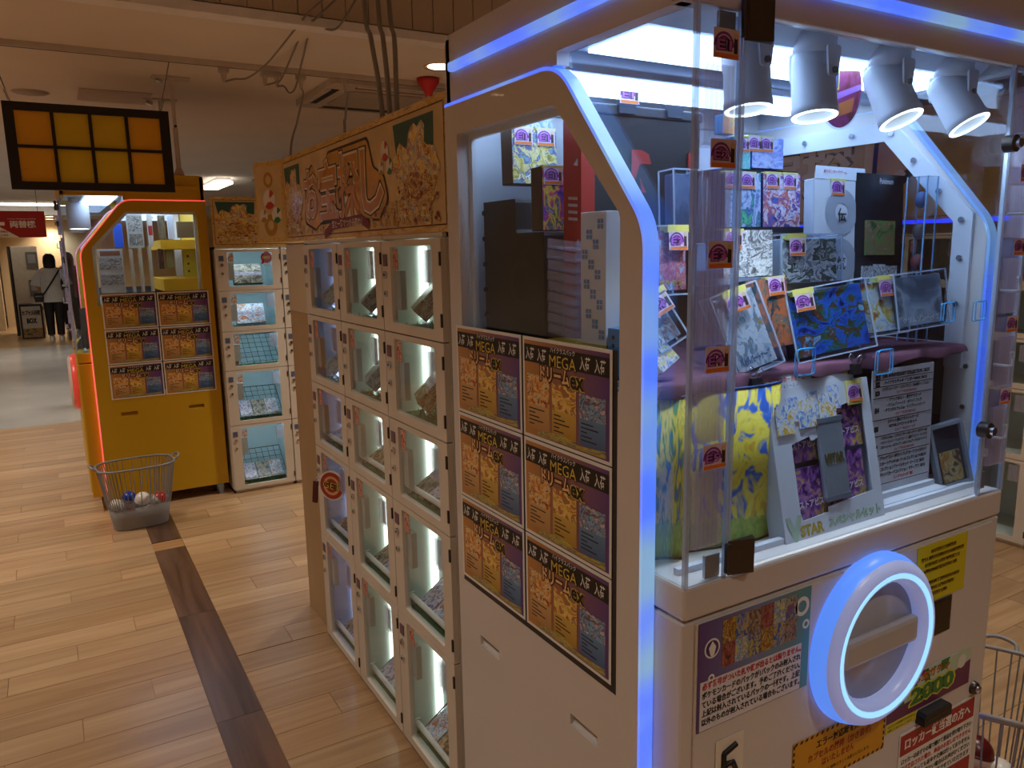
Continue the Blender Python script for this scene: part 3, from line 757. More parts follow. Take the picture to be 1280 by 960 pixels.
CN = ['blue lit locker', 'middle cream locker', 'locker beside the white machine']
for c in range(3):
    M = cell_frame((LX, LY-.41*c, 0), (0, 0, -PI/2))
    for r in range(5):
        where = '%s cell, %s' % (RN[r], CN[c])
        turf(M, r, 'green turf mat in the ' + where)
        if r < 2:
            prize_box(M, r, 'dark glossy prize box tilted back in the ' + where, [FOIL, CARDM[0], CARDM[3]][c], .15, .13, .05, x=(.085, .11, .13)[c], y=.055, rz=-.35, tilt=.80, zoff=.035)
        else:
            wire_rack(M, r, 'black wire rack sloping up in the ' + where, .62)
            guard(M, r, 'white guard rod across the front of the ' + where)
            nm = ['lock', 'middle', 'hinge']
            for k in range(3):
                pack(M, r, .11+.094*k, 'foil card pack, %s end of the rack, %s' % (nm[k], where), CARDM[(c+r+k) % 4], .088, .13, .035, .55, .035)
M = cell_frame((.922, 5.29, 0), (0, 0, 0))
for r in range(5):
    where = '%s cell, white locker beside the yellow machine' % RN[r]
    turf(M, r, 'green turf mat in the ' + where)
    if r < 2:
        prize_box(M, r, 'dark art print box leaning in the ' + where, CARDM[0 if r == 0 else 2], .19, .14, .03, x=.21, y=.09, rz=0, tilt=1.15)
    else:
        wire_rack(M, r, 'black wire rack sloping up in the ' + where, .72)
        if r > 2:
            for k in range(3):
                pack(M, r, .13+.088*k, 'foil card pack, %s of three, %s' % (['first', 'middle', 'last'][k], where), CARDM[[1, 0, 2][k]], .082, .12, .06, .72, .045)
        if r == 2:
            pack(M, r, .08, 'small dark tag hanging in the ' + where, CARDM[0], .03, .06, .01, 1.4, .02)
# NEW sticker
t = thing('round_sticker', 'round red sticker reading NEW on the white locker top window', 'sticker', (.922+.318, 5.277, 1.575), FACE_S)
MB().prism([(.036*math.cos(a*PI/16), .036*math.sin(a*PI/16)) for a in range(32)], 'xy', 0, .001).build('disc', plain('a8241c', 0.4), t)
MB().fp([(-.03,-.02),(-.036,-.046),(-.012,-.033)], .0008).build('pointer', plain('a8241c', 0.4), t)
text('NEW', .048, .018, GOLD, t, 0, 0, .0016, .05)
# GET disc
pg = onX(415, 607, .83)
t = thing('hanging_disc', 'round red disc reading GET hanging from a locker key', 'key tag', pg, (PI/2, .12, -.95))
MB().prism([(.058*math.cos(a*PI/24), .058*math.sin(a*PI/24)) for a in range(48)], 'xy', -.002, .002).build('disc', plain('e6e2da', 0.4), t)
MB().prism([(.052*math.cos(a*PI/24), .052*math.sin(a*PI/24)) for a in range(48)], 'xy', .002, .0028).build('red_face', plain('a83a26', 0.4), t)
MB().fring(0, 0, .027, .037, 0, 2*PI, .0033, n=32).build('ring_print', plain('e0a27a', 0.4), t)
text('GET', .082, .030, INK, t, 0, 0, .0037, .08); text('GET', .078, .026, GOLD, t, 0, 0, .0041, .0)
MB().tube([(-.056,.01,0),(-.07,.02,0),(-.075,.0,.0),(-.062,-.006,0)], .0025, 6, closed=True).build('key_ring', CHROME, t)
MB().box(-.085, -.085, -.004, -.065, .0, .004).build('key_fob', plain('5a1e1a', 0.5), t)

# ------------------------------------------------------------------ treasure banners
GOLDART = art(['7a2a18', 'c07a1e', 'e8b83a', 'f6e08a', '9fb4c0', 'd0622a', 'b08a2a'], 9)
PARCH = plain('d9bb88', 0.55, var=0.12, scale=9); BORDER = art(['b07a2a', 'd8a848', 'e8c880', '8a4a20'], 14)
TEAL = plain('2d5a50', 0.5); MAROON = plain('7e2436', 0.5)
def beach_balls(parent, x, y, s, z):
    for (dx, dy, hc, r) in ((0, 0, 'c23a2a', .032), (-.035, -.05, 'b08a2a', .022), (.035, -.05, '2f7a4a', .026)):
        mb = MB().fring(x+dx*s, y+dy*s, 0, r*s, 0, 2*PI, z, 0, 20)
        mb.fring(x+dx*s, y+dy*s, r*s*.25, r*s*.97, -2.4, -.6, z+.0004, 1, 10).fring(x+dx*s, y+dy*s, r*s*.25, r*s*.97, .6, 1.4, z+.0004, 1, 8)
        mb.build('ball_print', [plain('e8e0d8', 0.5), plain(hc, 0.5)], parent)
COINS = [plain('c89a2c', 0.4, var=0), plain('e2bc4a', 0.4, var=0), plain('9a5a20', 0.5, var=0), plain('a9b8c0', 0.4, var=0), plain('7e2a2a', 0.5, var=0)]
def treasure(parent, x0, y0, x1, y1, z, teal=True):
    w_, h_ = x1-x0, y1-y0
    if teal: MB().fp([(x0+w_*.02, y1), (x1-w_*.10, y1), (x1-w_*.12, y0+h_*.66), (x1-w_*.45, y0+h_*.42), (x0+w_*.10, y0+h_*.60)], z).build('teal_ground', TEAL, parent)
    pts = []
    for k in range(44):
        a = 2*PI*k/44; rr = 1 + .16*math.sin(5*a+.7) + .10*math.sin(11*a+1) + .05*math.sin(17*a)
        pts.append((min(x1, max(x0, x0+w_*(.5+.47*rr*math.cos(a)))), min(y1, max(y0, y0+h_*(.46+.44*rr*math.sin(a))))))
    MB().fp(pts, z+.0006).build('treasure_print', GOLDART, parent)
    pts = []
    for k in range(24):
        a = 2*PI*k/24; rr = 1 + .10*math.sin(4*a) + .06*math.sin(7*a+2)
        pts.append((x0+w_*(.52+.33*rr*math.cos(a)), y0+h_*(.34+.17*rr*math.sin(a))))
    MB().fp(pts, z+.0012).build('heap_print', art(['5a161c', '8e3a2a', 'c8963a', 'e8d49a', '3a2020'], 9), parent)
    coins(parent, x0, y0, x1, y0+h_*.45, z+.0016, 70)
def coins(parent, x0, y0, x1, y1, z, n):
    rr = random.Random(int(x0*1000)+n); mb = MB()
    for k in range(n):
        cx = rr.uniform(x0+.008, x1-.008); cy = y0+.008+(y1-y0-.012)*rr.random()**1.6; r = rr.uniform(.005, .0095)
        mb.fring(cx, cy, 0, r, 0, 2*PI, z+k*.000004, 2, 10, .8).fring(cx, cy, 0, r*.78, 0, 2*PI, z+k*.000004+.000003, rr.choice((0, 0, 1, 1, 1, 3, 4)), 10, .8)
    tag(mb.build('coin_print', COINS, parent), kind='stuff')
def banner(name, label, loc, rot, w_, h_, title=True):
    t = thing(name, label, 'banner', loc, rot)
    MB().box(0, 0, -.004, w_, h_, 0).build('board', BORDER, t)
    MB().fq(.016, .020, w_-.016, h_-.022, .0008).build('parchment', PARCH, t)
    b = MB()
    for (x0, y0, x1, y1) in ((.012,.016,w_-.012,.019),(.012,h_-.021,w_-.012,h_-.018),(.012,.016,.015,h_-.018),(w_-.015,.016,w_-.012,h_-.018)): b.fq(x0, y0, x1, y1, .0012)
    b.build('frame_line', plain('6a3c1a', 0.6), t)
    return t
BW = 1.520; BZ, BH = 1.6465, .330
bt = banner('treasure_banner', 'long gold treasure banner with outlined lettering standing on the cream lockers', (.856, 3.259, BZ), FACE_W, BW, BH)
treasure(bt, .02, .02, .27, .29, .0016); treasure(bt, 1.18, .02, 1.48, .295, .0016)
TIT = plain('c8842a', 0.35, var=0.15, scale=14); CREAMP = plain('f0e0c0', 0.5)
_ts = [(.29,.07),(.33,.22),(.42,.27),(.46,.21),(.55,.21),(.60,.285),(.98,.285),(1.02,.20),(1.10,.17),(1.13,.10),(1.05,.05),(.55,.08),(.42,.04)]
MB().fp(fillet([(.70+(x-.70)*1.03, .165+(y-.165)*1.07) for x, y in _ts], .03, 4), .0018).build('title_outline', plain('3a200e', 0.5, var=0), bt)
MB().fp(fillet(_ts, .03, 4), .0020).build('title_shape', plain('d29a3a', 0.4, var=.2, scale=20), bt)
for i, (ch, x, s) in enumerate((('お', .385, .165), ('宝', .585, .195), ('探', .80, .205), ('し', 1.01, .185))):
    text(ch, s*1.12, s*1.15, INK, bt, x, .165, .0026, .075); text(ch, s*1.06, s*1.10, CREAMP, bt, x, .165, .0031, .05); text(ch, s*.98, s*1.02, TIT, bt, x, .165, .0036, .02)
MB().fp([(.52,.025),(.62,.062),(.90,.070),(.98,.045),(.97,.02),(.90,.040),(.62,.030),(.53,.0)], .0042).build('ribbon', MAROON, bt)
text('宝と一番でつかみ取れ！', .30, .026, CREAMP, bt, .765, .048, .0047, .02)
beach_balls(bt, 1.12, .235, .9, .0024)
coins(bt, .27, .022, .55, .09, .0015, 60); coins(bt, .95, .022, 1.2, .10, .0022, 60)
# folded end wing
wing = thing('banner_wing', 'small gold banner wing with beach balls folded off the long banner', 'banner', (.783, 3.447, BZ), (PI/2, 0, math.atan2(3.262-3.447, .856-.783)))
MB().box(0, 0, -.003, .198, BH, 0).build('board', BORDER, wing)
MB().fq(.012, .018, .186, BH-.02, .0008).build('parchment', PARCH, wing)
beach_balls(wing, .098, .175, 1.3, .0016)
MB().fring(.098, .255, .018, .032, 0, 6.28, .0013, n=20).build('scroll_print', plain('b8862e', 0.5), wing)
MB().fring(.098, .07, .02, .045, 0, 6.28, .0013, n=20).build('scroll_print', plain('b8862e', 0.5), wing)
b2 = banner('treasure_banner', 'gold treasure banner standing on the white lockers by the yellow machine', (.918, 5.286, 1.6465), FACE_S, .95, .315)
treasure(b2, .02, .02, .30, .285, .0016); treasure(b2, .60, .02, .93, .285, .0016, False)
b3 = banner('treasure_banner', 'gold banner with cream outlined letters above the lockers across the aisle', (4.24, 4.4, 1.72), FACE_W, 2.45, .62)
text('お宝探し', 1.5, .34, INK, b3, .95, .33, .0016, .10); text('お宝探し', 1.42, .30, CREAMP, b3, .95, .33, .0026, .04)
MB().box(-.01, -.02, -.001, 2.46, .0, .012).build('blue_reflection_strip', glow('2a3cff', 2.0), b3)  # added glowing strip standing in for an LED line reflected in the window
# red funnel lamp over the banner
pf = onZ(535, 98, CZ)
t = thing('red_cone', 'small red cone shaped holder hanging at the ceiling above the banner', 'holder', (pf.x, pf.y, CZ))
MB().lathe([(.0,-.001),(.075,-.001),(.07,-.03),(.03,-.085),(.022,-.11),(0,-.11)], n=24).build('cone', plain('b0201e', 0.4), t)
MB().cyl((0,0,-.10), (0,0,-.17), .008, 8).build('stem', plain('d0c8c0', 0.5), t)

# ------------------------------------------------------------------ hanging sign
sy = 4.88
a, b = onY(1, 128, sy), onY(219, 241, sy)
sx0, sx1, sz0, sz1 = -.128, .664, 1.955, 2.398
t = thing('hanging_sign', 'black framed hanging sign with eight orange yellow panes', 'sign', (sx0, sy, sz0))
SW, SH = sx1-sx0, sz1-sz0
mx, my = .050, .042; px = (SW-2*mx-3*.017)/4; py = (SH-2*my-.015)/2
holes = []
for i in range(4):
    for j in range(2):
        x0 = mx+i*(px+.017); z0 = my+j*(py+.015); holes.append([(x0,z0),(x0,z0+py),(x0+px,z0+py),(x0+px,z0)])
MB().prism([[(0,0),(SW,0),(SW,SH),(0,SH)]] + holes, 'xz', 0, .03).build('frame', plain('1c100c', 0.45), t)
for k, hl in enumerate(holes):
    i = k//2
    MB().box(hl[0][0]-.003, .012, hl[0][1]-.003, hl[2][0]+.003, .018, hl[2][1]+.003).build('pane', plain('f0b020' if i in (0, 3) else 'e4c21c', 0.3, var=0.03, scale=3), t)
wl = thing('sign_wire', 'thin steel wire holding the black sign, next to the round ceiling speaker', 'wire', (0, 0, 0))
MB().cyl((sx0+.04, sy+.015, sz1), (sx0-.03, RY, CZ-.03), .003, 6).build('wire', STEEL, wl)
MB().cyl((sx0+.035, sy+.015, sz1+.01), (sx0+.02, sy+.016, sz1+.06), .006, 8).build('turnbuckle', CHROME, wl)
wr = thing('sign_wire', 'thin steel wire holding the black sign, next to the white tension pole', 'wire', (0, 0, 0))
MB().cyl((sx1-.04, sy+.015, sz1), (sx1+.03, RY, CZ-.03), .003, 6).build('wire', STEEL, wr)
MB().cyl((sx1-.035, sy+.015, sz1+.01), (sx1-.02, sy+.016, sz1+.06), .006, 8).build('turnbuckle', CHROME, wr)
# tension poles on the yellow machine
for i, (x, y) in enumerate(((.775, 5.46), (.80, 6.25))):
    t = thing('tension_pole', ['white tension pole from the yellow machine roof to the ceiling by the hanging sign', 'rear white tension pole on the yellow machine roof'][i], 'pole', (x, y, 2.093))
    MB().box(-.11, -.05, CZ-2.093-.012, .11, .05, CZ-2.093).build('ceiling_plate', plain('cfc4b8', 0.5), t)
    MB().cyl((0,0,.25), (0,0,CZ-2.093-.012), .011, 14).build('upper_tube', plain('cfc6bc', 0.4), t)
    MB().cyl((0,0,.02), (0,0,.30), .015, 14).build('lower_tube', plain('c8beb4', 0.4), t)
    MB().lathe([(.0,0),(.032,0),(.032,.02),(.018,.05),(0,.05)], n=18).build('foot', plain('c8a898', 0.5), t)
    MB().cyl((.0,-.012,.31), (.0,-.03,.31), .008, 10).build('knob', DARK, t)
    MB().cyl((-.09, -.0, CZ-2.093-.02), (-.05, -.0, CZ-2.093-.035), .014, 12).build('clip', CHROME, t)

# ------------------------------------------------------------------ baskets and capsule balls
def sup(rx, ry, z, n=40, e=3.2, cx=0, cy=0):
    out = []
    for k in range(n):
        t_ = 2*PI*k/n; c_, s_ = math.cos(t_), math.sin(t_)
        out.append(Vector((cx+rx*math.copysign(abs(c_)**(2/e), c_), cy+ry*math.copysign(abs(s_)**(2/e), s_), z)))
    return out
def basket(label, loc, rz, colr, solid=True):
    t = thing('laundry_basket', label, 'basket', loc, (0, 0, rz))
    mt = plain(colr, 0.45, var=0.03)
    R = lambda z: (.150+.060*z/.37, .105+.045*z/.37)
    zs = .135 if solid else .03
    rings = [sup(*R(z), z) for z in (.004, .02, zs*.5, zs)]
    inner = [sup(R(z)[0]-.005, R(z)[1]-.005, z) for z in (zs, zs*.5, .012)]
    MB().loft(rings + inner, cap0=True, cap1=True).build('solid_wall', mt, t)
    mb = MB(); top = sup(*R(.37), .37, 56); low = sup(*R(zs), zs-.004, 56)
    for k in range(56):
        mb.cyl(low[k], top[k], .0026, 5)
    tag(mb.build('slats', mt, t), kind='stuff')
    MB().tube(sup(*R(.375), .375, 48), .0065, 8, closed=True).build('rim', mt, t)
    for s in (-1, 1):
        x = s*(R(.37)[0]); MB().tube(smooth_path([(x, -.05, .375), (x+s*.022, -.045, .392), (x+s*.034, 0, .40), (x+s*.022, .045, .392), (x, .05, .375)], 5), .0065, 8).build('handle', mt, t)
    return t
BLX, BLY = .318, 5.0
basket('grey slatted laundry basket standing before the yellow machine', (BLX, BLY, 0), .06, '8e8a88')
basket('grey wire sided basket on the floor beside the white machine', (2.175, 1.02, 0), .5, '9a9692', False)
def capsule(x, y, z, r, top, bottom, label, rot=(0, 0, 0)):
    t = thing('capsule_ball', label, 'capsule', (x, y, z), rot)
    n = 9
    prof = [(r*math.sin(PI/2*i/n), r*math.cos(PI/2*i/n)) for i in range(n+1)]
    MB().lathe(prof[::-1], n=20).build('upper_shell', top, t)
    MB().lathe([(a_, -b_) for a_, b_ in prof], n=20).build('lower_shell', bottom, t)
    MB().lathe([(r*1.0, -.003), (r*1.03, -.003), (r*1.03, .003), (r*1.0, .003)], n=20).build('seam_ring', top, t)
REDC = plain('c4241e', 0.25, var=0.03); WHC = plain('e6ddd2', 0.3, var=0.03); BLC = plain('1e3a9a', 0.3); CLR = milky('e8e4e0', 0.5)
zb = .012
capsule(BLX-.055, BLY-.005, zb+.050, .045, REDC, WHC, 'red topped capsule lying in the basket before the yellow machine', (.4, .3, 0))
capsule(BLX+.06, BLY+.0, zb+.050, .045, WHC, REDC, 'white topped capsule at the bottom of the basket before the yellow machine', (0, .5, 0))
capsule(BLX+.02, BLY-.02, zb+.142, .045, WHC, CLR, 'white capsule on top of the pile in the basket before the yellow machine', (.5, 0, 0))
capsule(BLX-.05, BLY+.035, zb+.150, .040, BLC, CLR, 'dark blue capsule in the basket before the yellow machine', (.2, .2, 0))
capsule(BLX+.115, BLY+.01, zb+.125, .040, REDC, WHC, 'small red capsule against the handle side of the basket', (0, .8, 0))
capsule(BLX-.125, BLY-.01, zb+.125, .040, WHC, CLR, 'pale capsule against the red light side of the basket', (.6, .4, 0))
capsule(2.10, .98, .065, .05, REDC, WHC, 'red capsule in the basket beside the white machine', (.3, 0, 0))
capsule(2.22, 1.02, .065, .05, WHC, CLR, 'white capsule in the basket beside the white machine', (0, .3, 0))
capsule(2.16, 1.06, .140, .05, plain('5a1414', 0.3), WHC, 'dark red capsule on the pile in the basket beside the white machine', (0, .3, 0))

# ------------------------------------------------------------------ spotlights in the white machine
SPOT_X = [(1.105, -.02, .12), (1.285, -.06, .14), (1.515, .06, .42), (1.745, .10, .52)]
SN = ['nearest the tag holders with the hinge', 'in front of the hanging oval plate', 'just past the hanging oval plate', 'nearest the door lock side']
for i, (x, tilt, lean) in enumerate(SPOT_X):
    t = thing('spotlight', 'white cylinder spotlight in the white machine, ' + SN[i], 'spotlight', (x, 1.03, 1.991))
    MB().lathe([(.0,0),(.040,0),(.040,-.035),(.034,-.04),(.0,-.04)], n=28).build('ceiling_mount', plain('d9dbe2', 0.4), t)
    for s in (-1, 1):
        MB().prism(fillet([(-.020,-.03),(.020,-.03),(.013,-.085),(-.013,-.085)], .008), 'xz', s*.043-.002, s*.043+.002).build('yoke', plain('d9dbe2', 0.4), t)
        MB().cyl((0, s*.046, -.075), (0, s*.050, -.075), .006, 10).build('pivot_screw', GUN, t)
    hd = MB().lathe([(.0,.045),(.030,.045),(.038,.036),(.040,.02),(.0415,-.062),(.043,-.065),(.043,-.078),(.037,-.080)], n=32).build('lamp_head', plain('cfd2da', 0.45), t)
    hd.location = (0, 0, -.075); hd.rotation_euler = (-lean, -tilt, 0)
    MB().lathe([(.0,-.066),(.030,-.068),(.036,-.079)], n=28).build('reflector', glow('d8e2ea', .5), hd)
    MB().lathe([(.034,-.0795),(.041,-.0805),(.042,-.0785)], n=28).build('lit_rim', glow('f4ffff', 6.0), hd)
    d = Euler((-lean, -tilt, 0)).to_matrix() @ Vector((0, 0, -1))
    o = lamp('SPOT', 'spotlight_beam', Vector((x, 1.03, 1.916)) + d*.086, [9, 9, 8, 4][i], (.80, .91, 1.0), .02, (0, 0, 0), 1.7, .8)
    o.rotation_euler = (-d).to_track_quat('Z', 'Y').to_euler()

# ------------------------------------------------------------------ display inside the white machine
SHZ = 1.355
t = thing('display_shelf', 'black display shelf across the inside of the white machine', 'shelf', (.885, 1.035, SHZ))
MB().box(0, .0, -.022, 1.0, .66, -.003).build('board', BLACK, t, .002)
MB().box(.0, .045, -.335, 1.0, .055, -.022).build('front_panel', plain('0e0e14', 0.6), t)
for x in (.0, .985): MB().box(x, .055, -.335, x+.015, .64, -.022).build('support', BLACK, t)
cl = MB(); n = 60; vs = []; fs = []
for k in range(n+1):
    x = .89 + .985*k/n; wv = .004*math.sin(k*.9)+.003*math.sin(k*.37+1); dz = .022+.006*math.sin(k*.5)+.004*math.sin(k*.21)
    vs += [(x, 1.66, SHZ-.002), (x, 1.036+wv, SHZ), (x, 1.028+wv, SHZ-.006), (x, 1.026+wv*1.4, SHZ-dz)]
for k in range(n):
    for j in range(3): fs.append((k*4+j, k*4+j+1, k*4+5+j, k*4+4+j))
t = thing('shelf_cloth', 'dusty pink cloth draped along the black display shelf', 'cloth', (0, 0, 0))
cl.add(vs, fs, 0, True); cl.build('cloth', plain('5e3448', 0.9, var=0.12, scale=40), t)
YEL = plain('e8e07a', 0.5, var=0); PURP = plain('8a3aa8', 0.45, var=0); LILAC = plain('d9b4e0', 0.5, var=0)
TAGME = {}
def price_mesh():
    TAGME['card'] = MB().box(-.024, -.019, 0, .024, .019, .0006).mesh('card', plain('e2cfe6', 0.45, var=0))
    mb = MB().fring(-.005, -.004, .010, .014, 0, PI, .0009, 0, 12).fring(-.005, -.004, .0155, .019, 0, PI, .0009, 0, 12)
    mb.fq(-.022, -.018, .022, -.0125, .0009, 1).fq(.0135, -.0115, .0205, .013, .0009, 2).fring(.017, .011, 0, .0042, 0, 2*PI, .0012, 3, 10)
    TAGME['print'] = mb.mesh('print', [PURP, ORANGE, plain('3a2a2a', 0.5, var=0), plain('d8c0a0', 0.5, var=0)])
price_mesh()
def tag_parts(parent, code, M):
    o = link('price_label', TAGME['card'], parent); o.matrix_local = M
    link('label_print', TAGME['print'], o)
    text(code, .030, .015, plain('3a1450', 0.4, var=0), o, -.005, -.002, .0014, .10)
    text(code, .028, .013, plain('b868cc', 0.4, var=0), o, -.005, -.002, .0017, .02)
# tags on the corner panes
for side, xs in ((0, .930), (1, 1.839)):
    for k, z in enumerate((1.905, 1.742, 1.585, 1.415, 1.250)):
        t = thing('price_tag', 'purple arched price tag reading E%d on the corner pane %s' % (k+1, ['with the dark hinges', 'with the door locks'][side]), 'price tag', (xs, .9205 - .012, z), FACE_S)
        tag_parts(t, 'E%d' % (k+1), Matrix.Scale(1.15, 4) if side == 0 else Matrix.Scale(.95, 4))
GREYSIDE = plain('8a7a68', 0.5, var=.1)
def prod(label, name, Y, xl, yt, xr, yb, dep, pal, scale=6, lean=.10, roll=0.0, yaw=0.0, case=False, tagc=None, tagx=.25, title=None, side=None, titlem=None, group=None, tape=True, ys=None, ycap=None):
    """upright display box: pixels of its front face and its distance from the camera wall"""
    a = onY(xl, yt, Y); b = onY(xr, yb, Y)
    x0, x1, z1, z0 = a.x, b.x, a.z, b.z
    w_, h_ = x1-x0, z1-z0
    t = thing(name, label, 'card box', ((x0+x1)/2, Y, z0), group=group)
    t.rotation_euler = (-lean, roll, yaw)
    mt = art(pal, scale)
    sd = side or plain(pal[0], 0.5)
    mb = MB().box(-w_/2, .001, 0, w_/2, dep, h_, 1)
    bx = mb.build('carton', [mt, sd], t, .002)
    MB().add([(-w_/2+.001, .0, .001), (w_/2-.001, .0, .001), (w_/2-.001, .0, h_-.001), (-w_/2+.001, .0, h_-.001)], [(0,1,2,3)]).build('front_print', mt, t)
    if title:
        o = text(title, w_*.8, h_*.12, titlem or WHITEINK, bx, 0, 0, 0, .04); o.rotation_euler = FACE_S; o.location = (0, -.0012, h_*.13)
    if case:
        c = .008
        MB().box(-w_/2-c, -c, -c, w_/2+c, dep+c, h_+c).build('clear_case', ACRYL, t, .002)
        ed = MB()
        for xx in (-w_/2-c, w_/2+c):
            for yy in (-c, dep+c): ed.box(xx-.0015, yy-.0015, -c, xx+.0015, yy+.0015, h_+c)
        for zz in (-c, h_+c):
            ed.box(-w_/2-c, -c-.0015, zz-.0015, w_/2+c, -c+.0015, zz+.0015)
            for xx in (-w_/2-c, w_/2+c): ed.box(xx-.0015, -c, zz-.0015, xx+.0015, dep+c, zz+.0015)
        ed.build('case_edge', EDGE, t)
    if tagc:
        yo = -.010 if case else -.002
        for k, tx in enumerate([tagx] if not isinstance(tagx, (list, tuple)) else tagx):
            M = Matrix.Translation((-w_/2+w_*tx, yo, h_-.019)) @ Euler(FACE_S).to_matrix().to_4x4()
            tag_parts(t, tagc, M)
            if tape: MB().box(-w_/2+w_*tx-.027, yo-.0006, h_-.004, -w_/2+w_*tx+.027, .012, h_+(.010 if case else .002)).build('yellow_tape', YEL, t)
    return t, w_, h_
BLUEPAL = ['16265a', '2d58b0', '6f9ae0', 'c8dcf8', '3a3a8a', '8a9ae8']
# front row on the shelf
prod('white card pack box slanting in a clear case at the front of the shelf', 'card_box', 1.040, 932, 362, 968, 456, .028, ['9ab4cc', 'd8e4f0', 'f2f4f6', '6a9ac0', 'd8b060'], 5, .22, -.30, -.25, True, 'E4', .5, title='バトルパートナーズ', titlem=plain('3a6a9a', .4), side=plain('a9b8c8', .4))
prod('dark teal card box with an orange scene behind the slanting clear case', 'card_box', 1.076, 945, 348, 992, 432, .026, ['0f2c34', '1c4a52', 'c86a3a', '3a6a6a', 'e8a86a'], 4.5, .15, -.05, 0, False, 'E3', .72)
prod('deep blue card box with green and red figures in a clear case', 'card_box', 1.050, 1010, 362, 1080, 434, .034, ['101848', '1e3a9a', '2f6ae0', '2a6a3a', '8a2a24', '6ad0f0'], 4.5, .20, -.12, -.18, True, 'E4', .18, side=plain('142a44', .4))
prod('pale sky blue card box with a red crest on the shelf', 'card_box', 1.065, 1080, 352, 1126, 412, .035, ['6aa4d8', 'b4d8f0', 'eef6fa', 'e8d86a', 'c8453a', '5a90cc'], 3.5, .20, -.05, -.10, True, 'E4', .68, title='スカーレット', titlem=WHITEINK)
prod('grey moonlit card box lettered in white in a clear case at the shelf end', 'card_box', 1.045, 1132, 345, 1176, 403, .06, ['5a6a7a', '8a9aac', 'b8c4d0', '4a5664', '9aaabb'], 2.2, .15, -.06, -.12, True, None, title='クリムゾンヘイズ', titlem=WHITEINK)
# second row on a riser
def riser(label, x0, x1, y0, y1, z):
    t = thing('display_riser', label, 'riser', (x0, y0, SHZ+.001))
    MB().box(0, 0, z-SHZ-.012, x1-x0, y1-y0, z-SHZ).build('top_plate', DARK, t)
    for x in (.002, x1-x0-.006): MB().box(x, .002, 0, x+.004, y1-y0-.002, z-SHZ-.012).build('side_plate', ACRYL, t)
riser('low dark riser on the shelf carrying the black and white card boxes', 1.15, 1.535, 1.115, 1.19, 1.516)
riser('middle dark riser carrying two blue card boxes', 1.31, 1.66, 1.30, 1.42, 1.640)
riser('tall dark riser at the back carrying the highest card boxes', 1.462, 1.74, 1.43, 1.55, 1.788)
BW_ = ['101418', 'e8ecf2', '2a3038', 'f4f6fa', '8a9098', '181c22']
prod('black and white patterned card box on the low riser behind the corner pane', 'card_box', 1.125, 906, 287, 966, 345, .05, BW_, 5, .05, 0, 0, False, 'E4', .2)
prod('grey and white card box in a clear case on the low riser', 'card_box', 1.135, 982, 298, 1044, 351, .045, ['d0d6de', '6a7480', 'f0f2f6', '3a4048', '5a7a5a', 'e4e8ee'], 4.5, .08, 0, -.05, True, 'E3', .22)
prod('blue silver card box with two tags on the middle riser by the hinge pane', 'card_box', 1.32, 908, 214, 951, 284, .045, ['1c2c5a', '8aa4d8', 'c8d4ec', '3a5aa0', '6ad08a'], 5, .04, 0, 0, False, 'E2', [.2, .62])
prod('violet blue card box with orange streaks on the middle riser', 'card_box', 1.32, 956, 215, 1000, 284, .045, ['2a2a6a', '4a6ac0', 'c85a3a', 'e8e0f0', '6a3a8a', '3a4a9a'], 6, .04, 0, 0, False, 'E2', [.25, .7])
prod('teal blue card box on the tall riser next to the lilac one', 'card_box', 1.44, 918, 170, 938, 212, .04, ['1a4a7a', '5ac0c8', 'a8e8e0', '2a6aa0'], 5, .02, 0, 0, False, 'E1', .5)
prod('lilac blue card box with one tag on the tall riser', 'card_box', 1.44, 941, 170, 979, 212, .04, ['4a5ac0', '8aa0ec', 'd0d8f8', '3a3ac0'], 4, .02, 0, 0, False, 'E1', [.08, .45])
prod('small bright card box standing on the tall riser above the others', 'card_box', 1.50, 904, 142, 918, 168, .03, ['2a8ac8', 'e8d84a', 'e84a5a', 'f0f0f0'], 4, .02)
# tall packages in front of the far window
tp, w_, h_ = prod('tall white blister pack with three grey rings and brushed characters', 'blister_pack', 1.215, 1026, 222, 1076, 402, .03, ['d4dae4', 'e4e8ee', 'dde2ea'], 2, .06, .02, -.05, False, 'E1', .45, side=plain('c4ccd8', .4))
MB().add([(-w_/2, -.001, h_), (w_/2, -.001, h_), (w_/2-.004, -.001, h_+.030), (-w_/2+.004, -.001, h_+.030)], [(0,1,2,3)]).build('hang_tab', plain('dfe6f0', .4), tp)
for k in range(3):
    o = MB().fring(0, 0, .022, .055, 0, 2*PI, 0, 0, 28).build('grey_ring', plain('a9b0bc', .4), tp); o.rotation_euler = FACE_S; o.location = (.005, -.0015, h_*.78-k*.118)
for k, ch in enumerate('伝統祭'):
    o = text(ch, .030, .034, INK, tp, 0, 0, 0, .03); o.rotation_euler = FACE_S; o.location = (.005, -.003, h_*.76-k*.115)
o = text('ポケモンカードゲーム', .08, .009, REDINK, tp, 0, 0, 0, .02); o.rotation_euler = FACE_S; o.location = (-.02, -.0025, h_+.018)
tp, w_, h_ = prod('tall black blister pack with card packs and a yellow burst', 'blister_pack', 1.205, 1080, 214, 1123, 408, .03, ['101014', '1c1c22', '16161c'], 2, .06, .02, -.05, False, None, side=BLACK)
for (xx, zz, ww, hh, pal) in ((0, .205, .11, .085, ['2a3a2a', '6a8a4a', '8a5a4a', 'a8a088']), (-.045, .118, .04, .06, BW_), (0, .120, .042, .062, BW_), (.045, .118, .04, .06, BW_), (-.045, .030, .04, .062, BW_), (0, .028, .042, .064, BW_), (.045, .030, .04, .062, BW_)):
    o = MB().box(-ww/2, -.004, 0, ww/2, .0, hh).build('inner_pack', art(pal, 4), tp); o.location = (xx, 0, zz-.02+.0)
